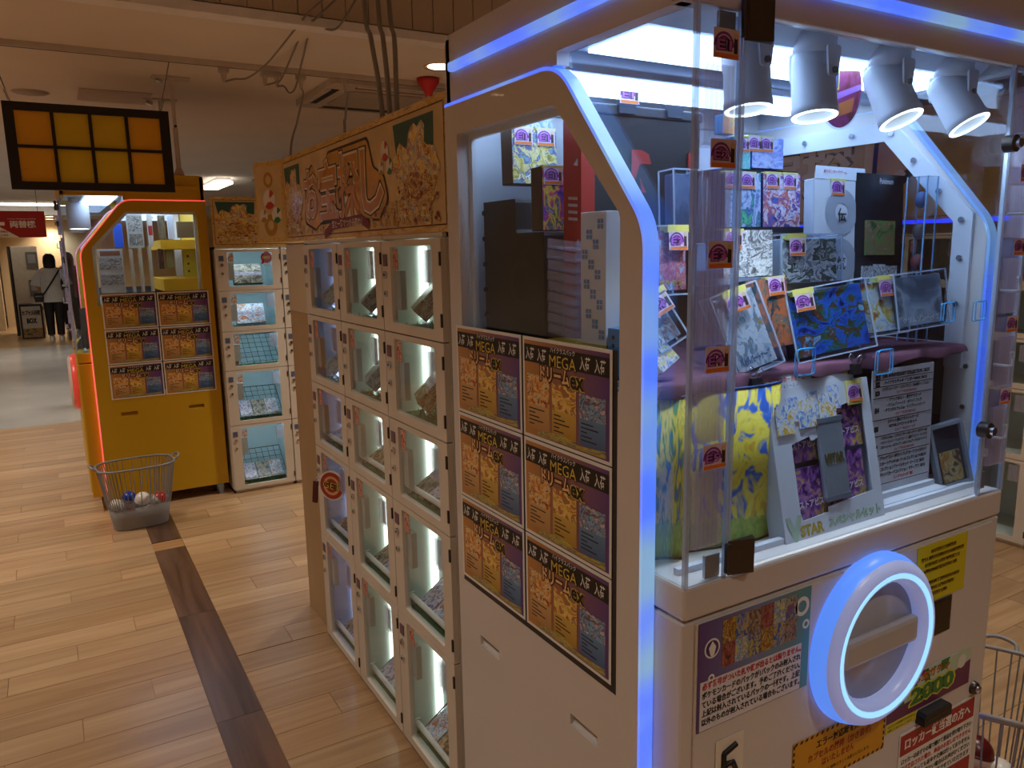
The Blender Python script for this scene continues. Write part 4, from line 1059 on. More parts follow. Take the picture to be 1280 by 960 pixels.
o = MB().prism([(.075*(1 if k % 2 else .9)*math.cos(2*PI*k/36), .021*(1 if k % 2 else .85)*math.sin(2*PI*k/36)) for k in range(36)], 'xz', -.007, -.005).build('yellow_burst', plain('e8c832', .4), tp); o.location = (0, 0, .085)
o = text('6パックセット', .115, .018, REDINK, tp, 0, 0, 0, .04); o.rotation_euler = FACE_S; o.location = (0, -.0078, .083)
o = text('Pokémon', .05, .014, plain('c8c8d0', .4), tp, 0, 0, 0, .02); o.rotation_euler = FACE_S; o.location = (.02, -.002, h_-.018)
t = thing('clear_case_stack', 'tall clear acrylic case with small figures between the black blister and the far window', 'display case', (1.845, 1.12, SHZ))
MB().box(-.022, 0, 0, .022, .05, .40).build('case', ACRYL, t)
for xx in (-.022, .022):
    for yy in (0, .05): MB().box(xx-.0015, yy-.0015, 0, xx+.0015, yy+.0015, .40).build('case_edge', milky('8ac4f0', .7), t)
for k in range(5): MB().sphere((0, .025, .045+k*.075), .016, 10, sc=(1, 1, 1.3)).build('figure', plain(['7a4a3a', '3a6ac0', '8a3a3a', '5a4a4a', '3a5a8a'][k], .5), t)

# things by the near side window
t = thing('black_case', 'stepped black storage case seen through the near side window', 'storage case', (.905, 1.39, SHZ))
MB().prism([(0, 0), (.262, 0), (.262, .355), (.115, .355), (.115, .280), (0, .280)], 'yz', 0, .155).build('shell', plain('121216', 0.5), t, .008)
MB().fring(0, 0, .040, .052, .9, 5.4, 0, 0, 24).build('embossed_mark', plain('06060a', 0.3), t).matrix_local = Matrix.Translation((-.0012, .09, .17)) @ Euler(FACE_W).to_matrix().to_4x4()
for k in range(6): MB().cyl((.0, .255, .03+k*.06), (-.006, .255, .03+k*.06), .006, 8).build('rivet', BLACK, t)
prod('gold and green card box on top of the stepped black case', 'card_box', 1.545, 640, 158, 697, 231, .05, ['3a5a2a', 'c8b84a', 'e8e0a0', '4a3a8a', '7ab0c8', '8a6a2a'], 6, .03, 0, .0, False, 'E1', [.25, .75], title='ハイクラス', side=plain('5a4a38', .6))
prod('blue card box leaning behind the gold and green one', 'card_box', 1.615, 655, 138, 692, 232, .03, ['4a6aa0', '9ab8e0', 'd8e4f4', '3a4a7a'], 6, .0, 0, 0)
prod('purple card box with yellow sweeps on the lower step of the black case', 'card_box', 1.40, 678, 207, 712, 288, .045, ['3a2a7a', '6a4ac0', 'd84a7a', 'e8d84a', '2a2a5a', 'a8b8e8'], 3.5, .02, 0, 0, False, 'E1', .4, side=plain('4a3a2a', .6))
t = thing('red_box', 'tall narrow red box with grey triangles by the side window', 'package', (.95, 1.318, SHZ))
MB().box(0, 0, 0, .035, .064, .505).build('carton', plain('a8281e', 0.45, var=.03), t, .001)
mb = MB()
for (yy, zz, s) in ((.010, .41, .016), (.008, .475, .012), (.008, .250, .014)): mb.add([(-.0006, yy, zz), (-.0006, yy+s, zz+s*.2), (-.0006, yy+s*.05, zz+s)], [(0,2,1)])
for k in range(4): mb.add([(-.0006, .012, .300+k*.014), (-.0006, .045, .303+k*.014), (-.0006, .045, .309+k*.014), (-.0006, .012, .306+k*.014)], [(0,3,2,1)])
mb.build('grey_print', plain('b8b0b4', .5), t)
t = thing('sleeve_stack', 'stack of clear card trays by the side window', 'card trays', (.898, 1.262, SHZ))
for k in range(9):
    mb = MB().box(0, 0, 0, .045, .105, .004).box(0, 0, .004, .003, .105, .020).box(0, .0, .004, .045, .003, .022)
    o = mb.build('tray', RIDGE, t); o.location = (.0, .003*(k % 2), .06+k*.022); o.rotation_euler = (.10, 0, 0)
MB().box(0, 0, 0, .05, .11, .055).build('base_box', plain('c8b43a', .5), t)
t = thing('dotted_box', 'tall white box printed with small blue square clusters by the side window', 'package', (.897, 1.166, SHZ))
MB().box(0, 0, 0, .04, .080, .312).build('carton', plain('d8dae2', 0.5, var=.02), t, .001)
MB().box(-.0008, -.0008, 0, .0408, .0808, .06).build('yellow_base', plain('c8b450', .5), t)
mb = MB(); rr = random.Random(5)
for k in range(12):
    cy, cz = .012+.056*(k*.37 % 1), .08+k*.019
    for dy in (-.005, .005):
        for dz in (-.005, .005): mb.add([(-.0010, cy+dy-.004, cz+dz-.004), (-.0010, cy+dy+.004, cz+dz-.004), (-.0010, cy+dy+.004, cz+dz+.004), (-.0010, cy+dy-.004, cz+dz+.004)], [(0,3,2,1)])
mb.build('blue_print', plain('7a9ac8', .5), t)
t = thing('punched_box', 'light blue box with a column of round holes at the shelf corner', 'package', (.897, 1.112, SHZ))
MB().box(0, 0, 0, .085, .048, .095).build('carton', plain('4a8ac8', 0.45, var=.03), t, .002)
for k in range(5):
    MB().cyl((-.001, .03, .014+k*.016), (.0, .03, .014+k*.016), .004, 10).build('hole', BLACK, t)
    MB().cyl((.012+k*.014, -.001, .035), (.012+k*.014, .0, .035), .004, 10).build('hole', BLACK, t)
# black R case at the back
t = thing('lettered_case', 'large black panel box with a red letter R at the back', 'storage case', (1.085, 1.50, SHZ))
MB().box(0, 0, 0, .37, .075, .555).build('shell', plain('15171c', 0.5, var=.15, scale=5), t, .006)
MB().box(-.002, -.004, .55, .372, .079, .575).build('lid', plain('2a2e38', 0.4), t, .004)
for xx in (.10, .25): MB().box(xx, -.010, .555, xx+.05, .0, .585).build('clip', plain('3a4250', .3, .5), t)
o = text('R', .085, .10, plain('b02a24', .4), t, 0, 0, 0, .10); o.rotation_euler = FACE_S; o.location = (.185, -.004, .425)
MB().box(.325, -.005, .37, .345, -.001, .475).build('red_bar', plain('b02a24', .4), t)
t = thing('price_tag', 'purple arched price tag in a clear clip above the black panel box', 'price tag', (1.215, 1.49, 1.955), FACE_S)
tag_parts(t, 'E1', Matrix.Scale(1.2, 4)); MB().box(-.034, -.030, -.003, .034, .026, -.001).build('clear_clip', ACRYL, t)
# left cluster near the corner
prod('clear cased grey slab standing before the black panel box', 'card_box', 1.25, 845, 216, 872, 300, .03, ['6a7a9a', '8a9ab8', '4a5a7a'], 2, .05, 0, 0, True)
prod('pink and red card box in the shelf corner near the side window', 'card_box', 1.13, 820, 288, 858, 362, .04, ['8a3a4a', 'e8b0b8', 'd0505a', '9ab4e0', 'f0e8ec'], 5, .05, 0, 0, True, 'E3', .65, title='ポケモン', titlem=plain('d8b84a', .4))
prod('slanted dark card box with a brown picture in the shelf corner', 'card_box', 1.07, 826, 368, 852, 425, .03, ['2a2420', 'a87a5a', '8ab0d0', 'd8c88a', '3a3a4a'], 3, .35, -.45, -.1, True, 'E4', .8)
prod('small white and yellow card box leaning on the punched blue box', 'card_box', 1.05, 828, 415, 852, 455, .02, ['f0e8b0', 'd8c83a', 'f4f2ea', '3a7ac0', 'b8c8d8'], 6, .5, -.55, 0)

# items on the lower ledge
LZ = 1.0185
MATPAL = [['2a6ac0', '3a9a4a', 'e8d03a', 'f0e05a', '6ab04a', '2a58b0'], ['1e5ac0', '2f7ad8', 'e8cf2e', 'f2e25a', 'd8a02a', 'f0e070']]
def playmat(label, xa, xb, z1, mat, ph):
    t = thing('play_mat', label, 'play mat', ((xa+xb)/2, 1.03, LZ))
    n = 16; vs = []; fs = []; W_ = xb-xa
    for k in range(n+1):
        x = -W_/2 + W_*k/n; yy = .018*math.sin(ph + 3.6*k/n)
        vs += [(x, yy-.0, 0), (x, yy, z1-LZ), (x, yy+.003, z1-LZ), (x, yy+.003, 0)]
    for k in range(n):
        for j in range(4): fs.append((k*4+j, k*4+(j+1) % 4, k*4+4+(j+1) % 4, k*4+4+j))
    fs += [(3,2,1,0), (4*n, 4*n+1, 4*n+2, 4*n+3)]
    MB().add(vs, fs, 0, True).build('printed_sheet', mat, t)
    rim = [Vector(vs[k*4]) + Vector((0, .001, .0)) for k in range(n+1)]
    MB().tube(rim, .004, 6).build('stitched_edge', BLACK, t)
    rim = [Vector(vs[k*4+1]) for k in range(n+1)]
    MB().tube(rim, .0025, 6).build('stitched_edge', plain('2a4a8a', .6), t)
def mat_print(pal, ground, grass):
    mt, nt, b = new_mat('mat_print')
    tc = nt.nodes.new('ShaderNodeTexCoord'); sp = nt.nodes.new('ShaderNodeSeparateXYZ'); nt.links.new(tc.outputs['Generated'], sp.inputs[0])
    n = nt.nodes.new('ShaderNodeTexNoise'); n.inputs['Scale'].default_value = 5.0; n.inputs['Detail'].default_value = 2.5; n.inputs['Distortion'].default_value = 1.2
    nt.links.new(tc.outputs['Generated'], n.inputs['Vector'])
    r1 = nt.nodes.new('ShaderNodeValToRGB'); cr = r1.color_ramp
    while len(cr.elements) < len(pal): cr.elements.new(.5)
    for i, h in enumerate(pal): cr.elements[i].position = .34+.34*i/(len(pal)-1); cr.elements[i].color = hexc(h)
    nt.links.new(n.outputs['Fac'], r1.inputs['Fac'])
    n2 = nt.nodes.new('ShaderNodeTexNoise'); n2.inputs['Scale'].default_value = 22; nt.links.new(tc.outputs['Generated'], n2.inputs['Vector'])
    r2 = nt.nodes.new('ShaderNodeValToRGB'); r2.color_ramp.elements[0].color = hexc('3a7a2a'); r2.color_ramp.elements[1].color = hexc('c8d86a'); nt.links.new(n2.outputs['Fac'], r2.inputs['Fac'])
    ma = nt.nodes.new('ShaderNodeMath'); ma.operation = 'MULTIPLY_ADD'; ma.inputs[1].default_value = .14; nt.links.new(n2.outputs['Fac'], ma.inputs[0]); nt.links.new(sp.outputs[2], ma.inputs[2])
    gt = nt.nodes.new('ShaderNodeMath'); gt.operation = 'LESS_THAN'; gt.inputs[1].default_value = grass; nt.links.new(ma.outputs[0], gt.inputs[0])
    mx = nt.nodes.new('ShaderNodeMix'); mx.data_type = 'RGBA'
    nt.links.new(gt.outputs[0], mx.inputs[0]); nt.links.new(r1.outputs['Color'], mx.inputs[6]); nt.links.new(r2.outputs['Color'], mx.inputs[7])
    nt.links.new(mx.outputs[2], b.inputs['Base Color']); b.inputs['Roughness'].default_value = .6
    return mt
playmat('narrow yellow and green printed play mat standing curled at the near corner', .893, .975, 1.330, mat_print(['3a6ac0', '4a9a4a', 'e0c83a', 'ecdc5a', 'e8c83a', '5aa04a'], 'x', .30), .3)
playmat('wide blue and yellow printed play mat standing behind the white set box', .982, 1.222, 1.332, mat_print(['1e56b8', '2a6acc', 'e6d038', 'eee060', 'e8d23a', 'd8a83a'], 'x', .24), 2.2)
for (x, lab) in ((1.150, 'black binder clip on the shelf edge above the blue play mat'), (1.452, 'black binder clip on the shelf edge beside the price list')):
    t = thing('binder_clip', lab, 'clip', (x, 1.022, SHZ-.03))
    MB().prism([(-.008, 0), (.008, 0), (.003, .022), (-.003, .022)], 'yz', -.014, .014).build('clip_body', BLACK, t)
    for s in (-1, 1): MB().tube([(-.006, s*.004, .02), (-.008, s*.010, .036), (0, s*.012, .043), (.008, s*.010, .036), (.006, s*.004, .02)], .0012, 6).build('wire_handle', CHROME, t)
# white set box with window
vx0, vx1 = 1.186, 1.500; VW = vx1-vx0; VH = .302
t = thing('set_box', 'white card set box with a window of purple packs and a silver pack', 'card box', ((vx0+vx1)/2, .962, LZ), (-.215, 0, 0))
FR = plain('d4dcea', 0.35, var=.02)
win = [(-.105, .052), (-.105, .190), (-.05, .200), (-.045, .190), (.035, .205), (.045, .248), (.128, .262), (.128, .060), (-.02, .050), (-.022, .040), (-.10, .036)]
MB().prism([[(-VW/2, 0), (VW/2, 0), (VW/2, VH), (-VW/2, VH)], win[::-1]], 'xz', 0, .002).build('front_panel', FR, t)
MB().box(-VW/2, .040, 0, VW/2, .042, VH).box(-VW/2, .002, 0, -VW/2+.002, .040, VH).box(VW/2-.002, .002, 0, VW/2, .040, VH).box(-VW/2, .002, 0, VW/2, .040, .002).box(-VW/2, .002, VH-.002, VW/2, .04, VH).build('box_sides', plain('c0cadc', .4), t)
MB().prism([[(-VW/2, VH), (VW/2-.045, VH), (VW/2-.045, VH+.034), (-VW/2, VH+.034)], [(-.02, VH+.014), (-.02, VH+.022), (.02, VH+.022), (.02, VH+.014)]], 'xz', .0, .003).build('hang_tab', plain('dfe6f2', .35), t)
PK = art(['1c1430', '3a2058', '6a3a8a', '9a6ab0', 'c8a84a', '2a2a4a'], 5)
for (x, z) in ((-.065, .030), (.065, .045), (-.065, .150), (.075, .160)):
    p_ = MB().box(-.055, .010, 0, .055, .020, .108).build('card_pack', PK, t); p_.location = (x, 0, z)
    o = text('ロストアビス', .09, .016, plain('d8d0e8', .3), p_, 0, 0, 0, .03); o.rotation_euler = FACE_S; o.location = (0, .009, .035)
sp_ = MB().box(-.038, -.004, 0, .038, .006, .168).build('silver_pack', plain('a9bacb', 0.28, .6, var=.12, scale=9), t, .003); sp_.location = (.012, 0, .062)
MB().box(-.039, -.005, .160, .039, .0, .170).box(-.039, -.005, -.002, .039, .0, .008).build('crimp', plain('8a9cb0', .3, .6), sp_)
o = text('VSTAR', .062, .022, plain('5a5228', .3), sp_, 0, 0, 0, .05); o.rotation_euler = FACE_S; o.location = (0, -.0052, .085)
for k, x in enumerate((-.118, -.052, .012)):
    c_ = MB().box(-.026, -.0035, 0, .026, -.001, .058).build('card_print', art(['2a5ac0', '8ab4ec', 'e8f0fa', 'e8c84a', 'c04a3a'], 4), t); c_.location = (x, 0, .212+k*.006)
    c2 = MB().box(-.018, -.002, 0, .018, -.0005, .05).build('card_print', art(['4a6ad0', 'a8c4f0', 'f0f0f0', 'd8b04a'], 4), t); c2.location = (x+.028, 0, .234+k*.006)
o = text('ポケモンカードゲーム', .105, .011, REDINK, t, 0, 0, 0, .03); o.rotation_euler = FACE_S; o.location = (-.095, -.0012, VH+.020)
o = text('ソード&シールド', .075, .009, plain('6a7a9a', .4), t, 0, 0, 0, .01); o.rotation_euler = FACE_S; o.location = (-.10, -.0012, VH+.006)
o = text('Pokémon', .042, .013, plain('c8b23a', .4), t, 0, 0, 0, .04); o.rotation_euler = FACE_S; o.location = (.088, -.0012, VH+.020)
o = text('V', .050, .052, plain('a8c4b0', .4), t, 0, 0, 0, .06); o.rotation_euler = FACE_S; o.location = (-.128, -.0012, .024)
o = text('STAR', .072, .024, plain('b09a30', .4), t, 0, 0, 0, .05); o.rotation_euler = FACE_S; o.location = (-.078, -.0014, .016)
o = text('スペシャルセット', .172, .023, plain('6a9a7a', .4), t, 0, 0, 0, .07); o.rotation_euler = FACE_S; o.location = (.058, -.0008, .018)
o = text('スペシャルセット', .170, .021, plain('dce8d0', .4), t, 0, 0, 0, .0); o.rotation_euler = FACE_S; o.location = (.058, -.0014, .018)
tag_parts(t, 'E5', Matrix.Translation((.105, -.004, .272)) @ Euler(FACE_S).to_matrix().to_4x4())
MB().box(.080, -.003, .248, .134, -.0015, .30).build('yellow_tape', YEL, t)
# price list
PLW, PLH = .228, .305
t = thing('price_list', 'white printed prize list board with rows E1 to E7 on a white stand', 'sign', (1.522, 1.018, LZ), (-.03, 0, 0))
MB().box(0, 0, .012, PLW, .003, PLH).build('board', plain('cfd2da', .4, var=.02), t)
MB().box(-.01, -.04, 0, PLW+.012, .02, .012).box(-.005, -.012, .012, PLW+.006, .008, .024).build('stand_foot', plain('d8dee8', .3), t)
rows = [('E1', ['25th ANNIVERSARY COLLECTION 1BOX'], None), ('E2', ['ハイクラスデッキ ゲンガーVMAX 1BOX'], None), ('E3', ['パラダイムトリガー・ロストアビス・25th仰天インフェルノ'], '（いずれか1BOX）'),
        ('E4', ['・ブラックボルト・蒼空ドラゴーナ', '・クリムゾンヘイズ・ホワイトフレア', '・テラスタルフェスex・トリプレットビート'], '（いずれか1BOX）'), ('E5', ['ロケット団のアタッシュケース', 'VSTARスペシャルセット'], '（いずれか1つ）'),
        ('E6', ['・バイオレットex・ニンジャスピナー・スターバース・151ドリームex', '・サイバージャッジ・ワイルドフォース・楽園ドラゴーナ・ウイングス', '・スカーレットex・メガブレイブ・メガシンフォニア・バトルパートナーズ'], '（いずれか2BOX）'), ('E7', ['ブラックボルト・ホワイトフレア カードファイルセット', 'スタートデッキ100 バトルコレクション×2BOX', 'コレクションファイルセット リーリエ 1BOX', 'ジャンボカードコレクション ラティアス 1BOX'], '（いずれか1種類）')]
hh = [1, 1, 1.6, 3.2, 2.4, 2.9, 4.4]; tot = sum(hh); zc = PLH-.008; usable = PLH-.05
for (code, lines, rl), h_ in zip(rows, hh):
    H_ = usable*h_/tot; nl = len(lines) + (1 if rl else 0); lh = H_/(nl+.35)
    o = text(code, .016, min(.016, lh*1.1), INK, t, 0, 0, 0, .08); o.rotation_euler = FACE_S; o.location = (.018, -.001, zc-H_*.55)
    for j, s in enumerate(lines):
        ww = min(.178, .006*len(s)+.03); o = text(s, ww, lh*.8, INK, t, 0, 0, 0, .05); o.rotation_euler = FACE_S; o.location = (.034+ww/2+(.178-ww)*.4, -.001, zc-lh*(j+.62))
    if rl:
        o = text(rl, .075, lh*.72, REDINK, t, 0, 0, 0, .03); o.rotation_euler = FACE_S; o.location = (.125, -.001, zc-lh*(nl-1+.62))
    zc -= H_
    MB().box(.004, -.0008, zc-.0006, PLW-.004, 0, zc+.0006).build('rule_line', INK, t)
# graded card
t = thing('card_slab', 'grey framed card in a clear holder leaning beside the price list', 'card', (1.815, .985, LZ+.004), (-.12, -.20, -.35))
MB().prism([[(-.045,0),(.045,0),(.045,.155),(-.045,.155)], [(-.037,.008),(-.037,.147),(.037,.147),(.037,.008)]], 'xz', 0, .018).build('frame', plain('8a94a0', .4), t)
MB().box(-.037, .010, .008, .037, .014, .147).build('backing', plain('4a4e58', .5), t)
MB().box(-.027, .006, .010, .027, .010, .085).build('card', art(['b8742a', 'e0a048', 'f0d8a0', '7a4a2a', '8aa0b0'], 3), t)
MB().box(-.037, .001, .008, .037, .002, .147).build('cover', GLASS, t)
# hanging oval plate
po = onY(1051, 112, 1.12)
t = thing('oval_plate', 'red and purple oval printed plate hanging behind the spotlights', 'sign', (po.x, 1.12, po.z), (PI/2, 0, -.35))
OV = lambda rx, ry, n=40: [(rx*math.cos(2*PI*k/n), ry*math.sin(2*PI*k/n)) for k in range(n)]
MB().prism(OV(.052, .082), 'xy', -.002, 0).build('clear_plate', ACRYL, t)
MB().prism(OV(.048, .078), 'xy', 0, .001).build('printed_face', art(['4a1424', '7a1e34', '9a3a6a', '5a2a7a'], 3), t)
MB().fp([(-.045,-.02),(.046,.012),(.046,.0),(-.045,-.034)], .0014).build('stripe', plain('b07ad0', .4), t)
MB().fp([(-.02,.03),(-.005,.04),(-.005,.0),(-.02,-.008)], .0016).fp([(.0,.05),(.03,.068),(.024,.045),(.0,.035)], .0016).build('yellow_shape', plain('d8c03a', .4), t)
MB().fp([(-.018,.026),(-.008,.033),(-.008,.003),(-.018,-.004)], .0020).build('blue_shape', plain('2a3aa0', .4), t)
MB().fp([(-.02,-.035),(.032,-.015),(.028,-.045),(-.018,-.06)], .0016).build('orange_shape', plain('c8703a', .4), t)
MB().cyl((0,.08,0), (0, 1.991-po.z, .0), .0015, 6).build('string', STEEL, t)
# cyan rings modelled in place of reflections in the door pane
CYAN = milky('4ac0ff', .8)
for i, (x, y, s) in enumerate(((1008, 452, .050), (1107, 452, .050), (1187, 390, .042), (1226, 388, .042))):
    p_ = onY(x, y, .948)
    t = thing('reflection_ring', ['cyan reflection ring in front of the deep blue card box', 'cyan reflection ring above the price list', 'cyan reflection ring before the far window frame', 'cyan reflection ring by the door lock'][i], 'hook', p_, FACE_S)
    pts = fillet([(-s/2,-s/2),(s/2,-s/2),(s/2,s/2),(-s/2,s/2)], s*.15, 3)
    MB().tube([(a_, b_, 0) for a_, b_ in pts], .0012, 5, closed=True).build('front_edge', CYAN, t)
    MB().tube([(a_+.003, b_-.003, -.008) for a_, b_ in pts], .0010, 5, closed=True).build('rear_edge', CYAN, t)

# ------------------------------------------------------------------ notices on the white machine's front
FY = .919
def notice(name, label, x0, z0, x1, z1, mat, cat='notice'):
    t = thing(name, label, cat, (x0, FY, z0), FACE_S)
    MB().box(0, 0, 0, x1-x0, z1-z0, .0008).build('sheet', mat, t)
    return t, x1-x0, z1-z0
t, w_, h_ = notice('pack_notice', 'purple and green notice showing rows of card packs with black text', .914, .733, 1.211, .945, gradient('5a3a86', '5a9a86', mid='7a86b4'))
pals = [['3a2a1a', 'c8a83a', '6a2a1a', 'e0c87a'], ['1a2a5a', '3a6ac0', 'c8b04a', '8a2a2a'], ['2a2020', '6a5a50', 'b09a80', '8a2a2a'], ['2a1414', '7a2a2a', 'b06a5a', '4a3a3a'], ['1e4a8a', 'e0d06a', '4a8ac8', 'e8e8e0'], ['1a3a6a', 'c8c050', '3a5aa0', 'a83a3a']]
for j in range(2):
    for i in range(6):
        MB().fq(.058+i*.0335, .112+.047*(1-j)-(.0 if j == 0 else .0), .0905+i*.0335, .158+.047*(1-j), .0012).build('pack_print', art(pals[(i+j*3) % 6], 4), t)
mb = MB().fring(.033, .158, .0, .019, 0, 2*PI, .0012, 0, 24).fring(.033, .158, .0, .0155, 0, 2*PI, .0015, 1, 24).fp([(.033,.172),(.042,.160),(.038,.146),(.033,.141),(.028,.146),(.024,.160)], .0018, 0)
mb.fring(.033, .100, .004, .008, 0, 2*PI, .0012, 0, 16).fring(.272, .175, .012, .020, 0, 2*PI, .0012, 0, 20).fring(.285, .135, .005, .010, 0, 2*PI, .0012, 0, 16)
tag(mb.build('icon_print', [WHITEINK, plain('4a2f78', .4)], t), kind='stuff')
MB().fq(.006, .001, .275, .098, .0010).build('text_ground', plain('e4e2ea', .5, var=.02), t)
for k, (s, mt) in enumerate((('必ず番号がついた札や鍵が出るとは限りません。', REDINK), ('ポケモンカードのパックが1パックのみ封入され', INK), ('ている場合がございます。予めご了承ください。', INK), ('上記は封入されているパックの一例です。上記', INK), ('以外のものが封入されている場合もございます。', INK))):
    text(s, .262, .0145, mt, t, .142, .088-k*.0175, .0016, .055)
t, w_, h_ = notice('rule_notice', 'plain yellow notice with dense dark red text above the black reader', 1.560, .803, 1.753, .943, plain('d8cc1e', .5, var=.03))
lines = [(.05,.145),(.015,.175),(.03,.16),(.028,.155),None,(.012,.165),(.03,.145),(.05,.125)]
mb = MB(); rr = random.Random(3); MARO = plain('5a1e16', .5, var=0)
for k, ln in enumerate(lines):
    if not ln: continue
    y0 = .117-k*.0148; x = ln[0]
    while x < ln[1]:
        s = .0075
        mb.fq(x, y0, x+.0012, y0+.0095, .0012).fq(x+.0055, y0, x+.0066, y0+.0095, .0012).fq(x, y0+.004*rr.random()+.003, x+.0066, y0+.0012+.004*rr.random()+.003, .0012)
        if rr.random() < .7: mb.fq(x+.0027, y0+.001, x+.0038, y0+.009, .0012)
        if rr.random() < .5: mb.fq(x, y0+.0082, x+.0066, y0+.0094, .0012)
        x += s
tag(mb.build('text_marks', MARO, t), kind='stuff')
t = thing('card_reader', 'flat black square reader window under the yellow notice', 'reader', (1.598, FY, .714), FACE_S)
MB().box(0, 0, 0, .109, .085, .002).build('frame', plain('1a1410', .35), t); MB().box(.006, .006, .002, .103, .079, .0025).build('screen', plain('0a0806', .15), t)
t, w_, h_ = notice('number_card', 'white card with a large black handwritten 5', .964, .56, 1.037, .698, plain('ece4d2', .55, var=.02))
MB().tube([(.052,.118,.0014),(.020,.108,.0014),(.020,.108,.0014),(.020,.078,.0014),(.030,.084,.0014),(.045,.082,.0014),(.052,.066,.0014),(.048,.045,.0014),(.034,.034,.0014),(.018,.042,.0014)], .0058, 8).build('number', INK, t)
# error notice
t, w_, h_ = notice('warning_notice', 'orange warning notice with a black striped border below the round door', 1.180, .492, 1.484, .612, plain('d89a18', .45, var=.03))
mb = MB()
for k in range(19):
    x = .004+k*.016
    mb.fp([(x,.0005),(x+.007,.0005),(x+.011,.007),(x+.004,.007)], .0011).fp([(x,h_-.0072),(x+.007,h_-.0072),(x+.011,h_-.0005),(x+.004,h_-.0005)], .0011)
for k in range(8):
    z = .006+k*.0145
    mb.fq(.0006, z, .006, z+.008, .0011).fq(w_-.006, z, w_-.0006, z+.008, .0011)
mb.build('border_print', INK, t)
DR = plain('a83216', .45, var=0)
text('エラー対応時を除き、', .165, .020, INK, t, .155, .094, .0012, .035); text('カプセルの撹拌（かき混ぜ）', .205, .019, DR, t, .15, .069, .0012, .03)
text('はいたしません', .105, .017, DR, t, .145, .047, .0012, .03); text('ご了承のほど何卒よろしくお願いいたします。', .185, .009, INK, t, .16, .024, .0012, .02)
# 2000 sticker
t, w_, h_ = notice('price_sticker', 'green and purple price sticker reading 2000 with radiating stripes', 1.488, .545, 1.812, .640, plain('c4d8bc', .4, var=.03))
GR = plain('2f7a34', .4, var=0)
mb = MB()
for (a0, a1) in ((.00,.045),(.075,.10),(.125,.15)): mb.fp([(a0, h_*.97), (a1, h_*.97), (a1+.02, .028), (a0+.03, .028)], .0011)
mb.fp([(.20,h_),(.235,h_),(.225,h_*.75),(.20,h_*.7)], .0011).build('stripe_print', GR, t)
MB().fp([(0,0),(w_,0),(w_,.062),(w_*.6,.040),(0,.026)], .0013).build('purple_band', plain('6a2a5a', .4), t)
text('お宝ガチャ', .140, .024, INK, t, .165, .078, .0015, .09); text('お宝ガチャ', .134, .020, ORANGE, t, .165, .078, .0018, .02)
text('お得にGET', .070, .012, plain('8a4ab0', .4), t, .10, .089, .0020, .03)
text('2000', .185, .050, plain('d8d83a', .4, var=0), t, .170, .038, .0021, .11); text('2000', .172, .042, GR, t, .170, .038, .0024, .05)
MB().fring(.286, .068, 0, .018, 0, 2*PI, .0016, 0, 20).build('pale_disc', plain('dfe6da', .4), t)
t, w_, h_ = notice('yellow_strip', 'narrow yellow strip label under the 2000 sticker', 1.488, .520, 1.602, .543, plain('d8cc3a', .5))
text('※コインは返却できません', .10, .007, INK, t, .057, .016, .0012, .01); text('※詳しくはスタッフまで', .09, .006, INK, t, .052, .006, .0012, .01)
t = thing('coin_slot', 'black protruding coin slot under the 2000 sticker', 'coin slot', (1.603, FY+.001, .508))
MB().prism(fillet([(0,0),(.108,0),(.108,.022),(.10,.030),(.008,.030),(0,.022)], .002), 'xz', -.022, 0).build('housing', BLACK, t, .003)
MB().box(.012, -.0225, .012, .096, -.021, .016).build('slit', plain('020202', .3), t)
t = thing('key_lock', 'round silver key lock beside the 2000 sticker', 'lock', (1.838, FY+.001, .522))
MB().lathe([(.0,-.012),(.012,-.012),(.0155,-.008),(.0165,0)], axis=(0, 1, 0), n=24).build('bezel', GUN, t)
MB().lathe([(.0,-.017),(.0085,-.017),(.0085,-.010)], axis=(0, 1, 0), n=18).build('cylinder', CHROME, t)
# locker notice
t, w_, h_ = notice('locker_notice', 'white notice with a red heading about the locker keys', 1.545, .285, 1.853, .500, PAPER)
RB = plain('a8202a', .45, var=.02)
MB().fq(.004, h_-.058, w_-.004, h_-.006, .0011).build('red_heading', RB, t); MB().fq(.004, .004, w_-.004, .052, .0011).build('red_footer', RB, t)
text('ロッカー鍵当選の方へ', .265, .030, WHITEINK, t, w_/2, h_-.032, .0015, .05)
for k, (s, mt) in enumerate((('ロッカーは必ずその場で開けて景品を受け取り下さい', INK), ('後日来店された場合、商品のお渡しはできません', REDINK), ('お客様であっても返金や交換は行っておりません', INK), ('出来ない場合はお声がけください', INK), ('対応させていただきます', INK))):
    ww = .285 if k < 3 else (.20 if k == 3 else .15); text(s, ww, .014, mt, t, .012+.285-ww/2+.0, h_-.074-k*.019, .0013, .04)
text('ロッカー景品', .16, .026, WHITEINK, t, w_/2, .028, .0015, .05)

# ------------------------------------------------------------------ inside the yellow machine
def yitem(name, label, Y, xl, yt, xr, yb, dep, mat, parts=()):
    a = onY(xl, yt, Y); b = onY(xr, yb, Y)
    t = thing(name, label, 'card box', (a.x, Y, b.z))
    MB().box(0, 0, 0, b.x-a.x, dep, a.z-b.z).build('carton', mat, t, .002)
    for (u0, v0, u1, v1, pm_) in parts:
        W_, H_ = b.x-a.x, a.z-b.z
        MB().box(u0*W_, -.002, v0*H_, u1*W_, 0, v1*H_).build('print_panel', pm_, t)
    return t
GREYART = art(['5a564e', '8a867c', 'c8c4ba', '3a3630', 'a89c80'], 5); YB = plain('e0a818', .5)
yitem('prize_board', 'pale printed card board low in the yellow machine window', 5.55, 121, 312, 158, 366, .03, plain('c8c4b8', .5), ((.05,.55,.95,.8,GREYART), (.05,.2,.95,.42,GREYART), (.1,.86,.9,.96,plain('8a5a3a', .5))))
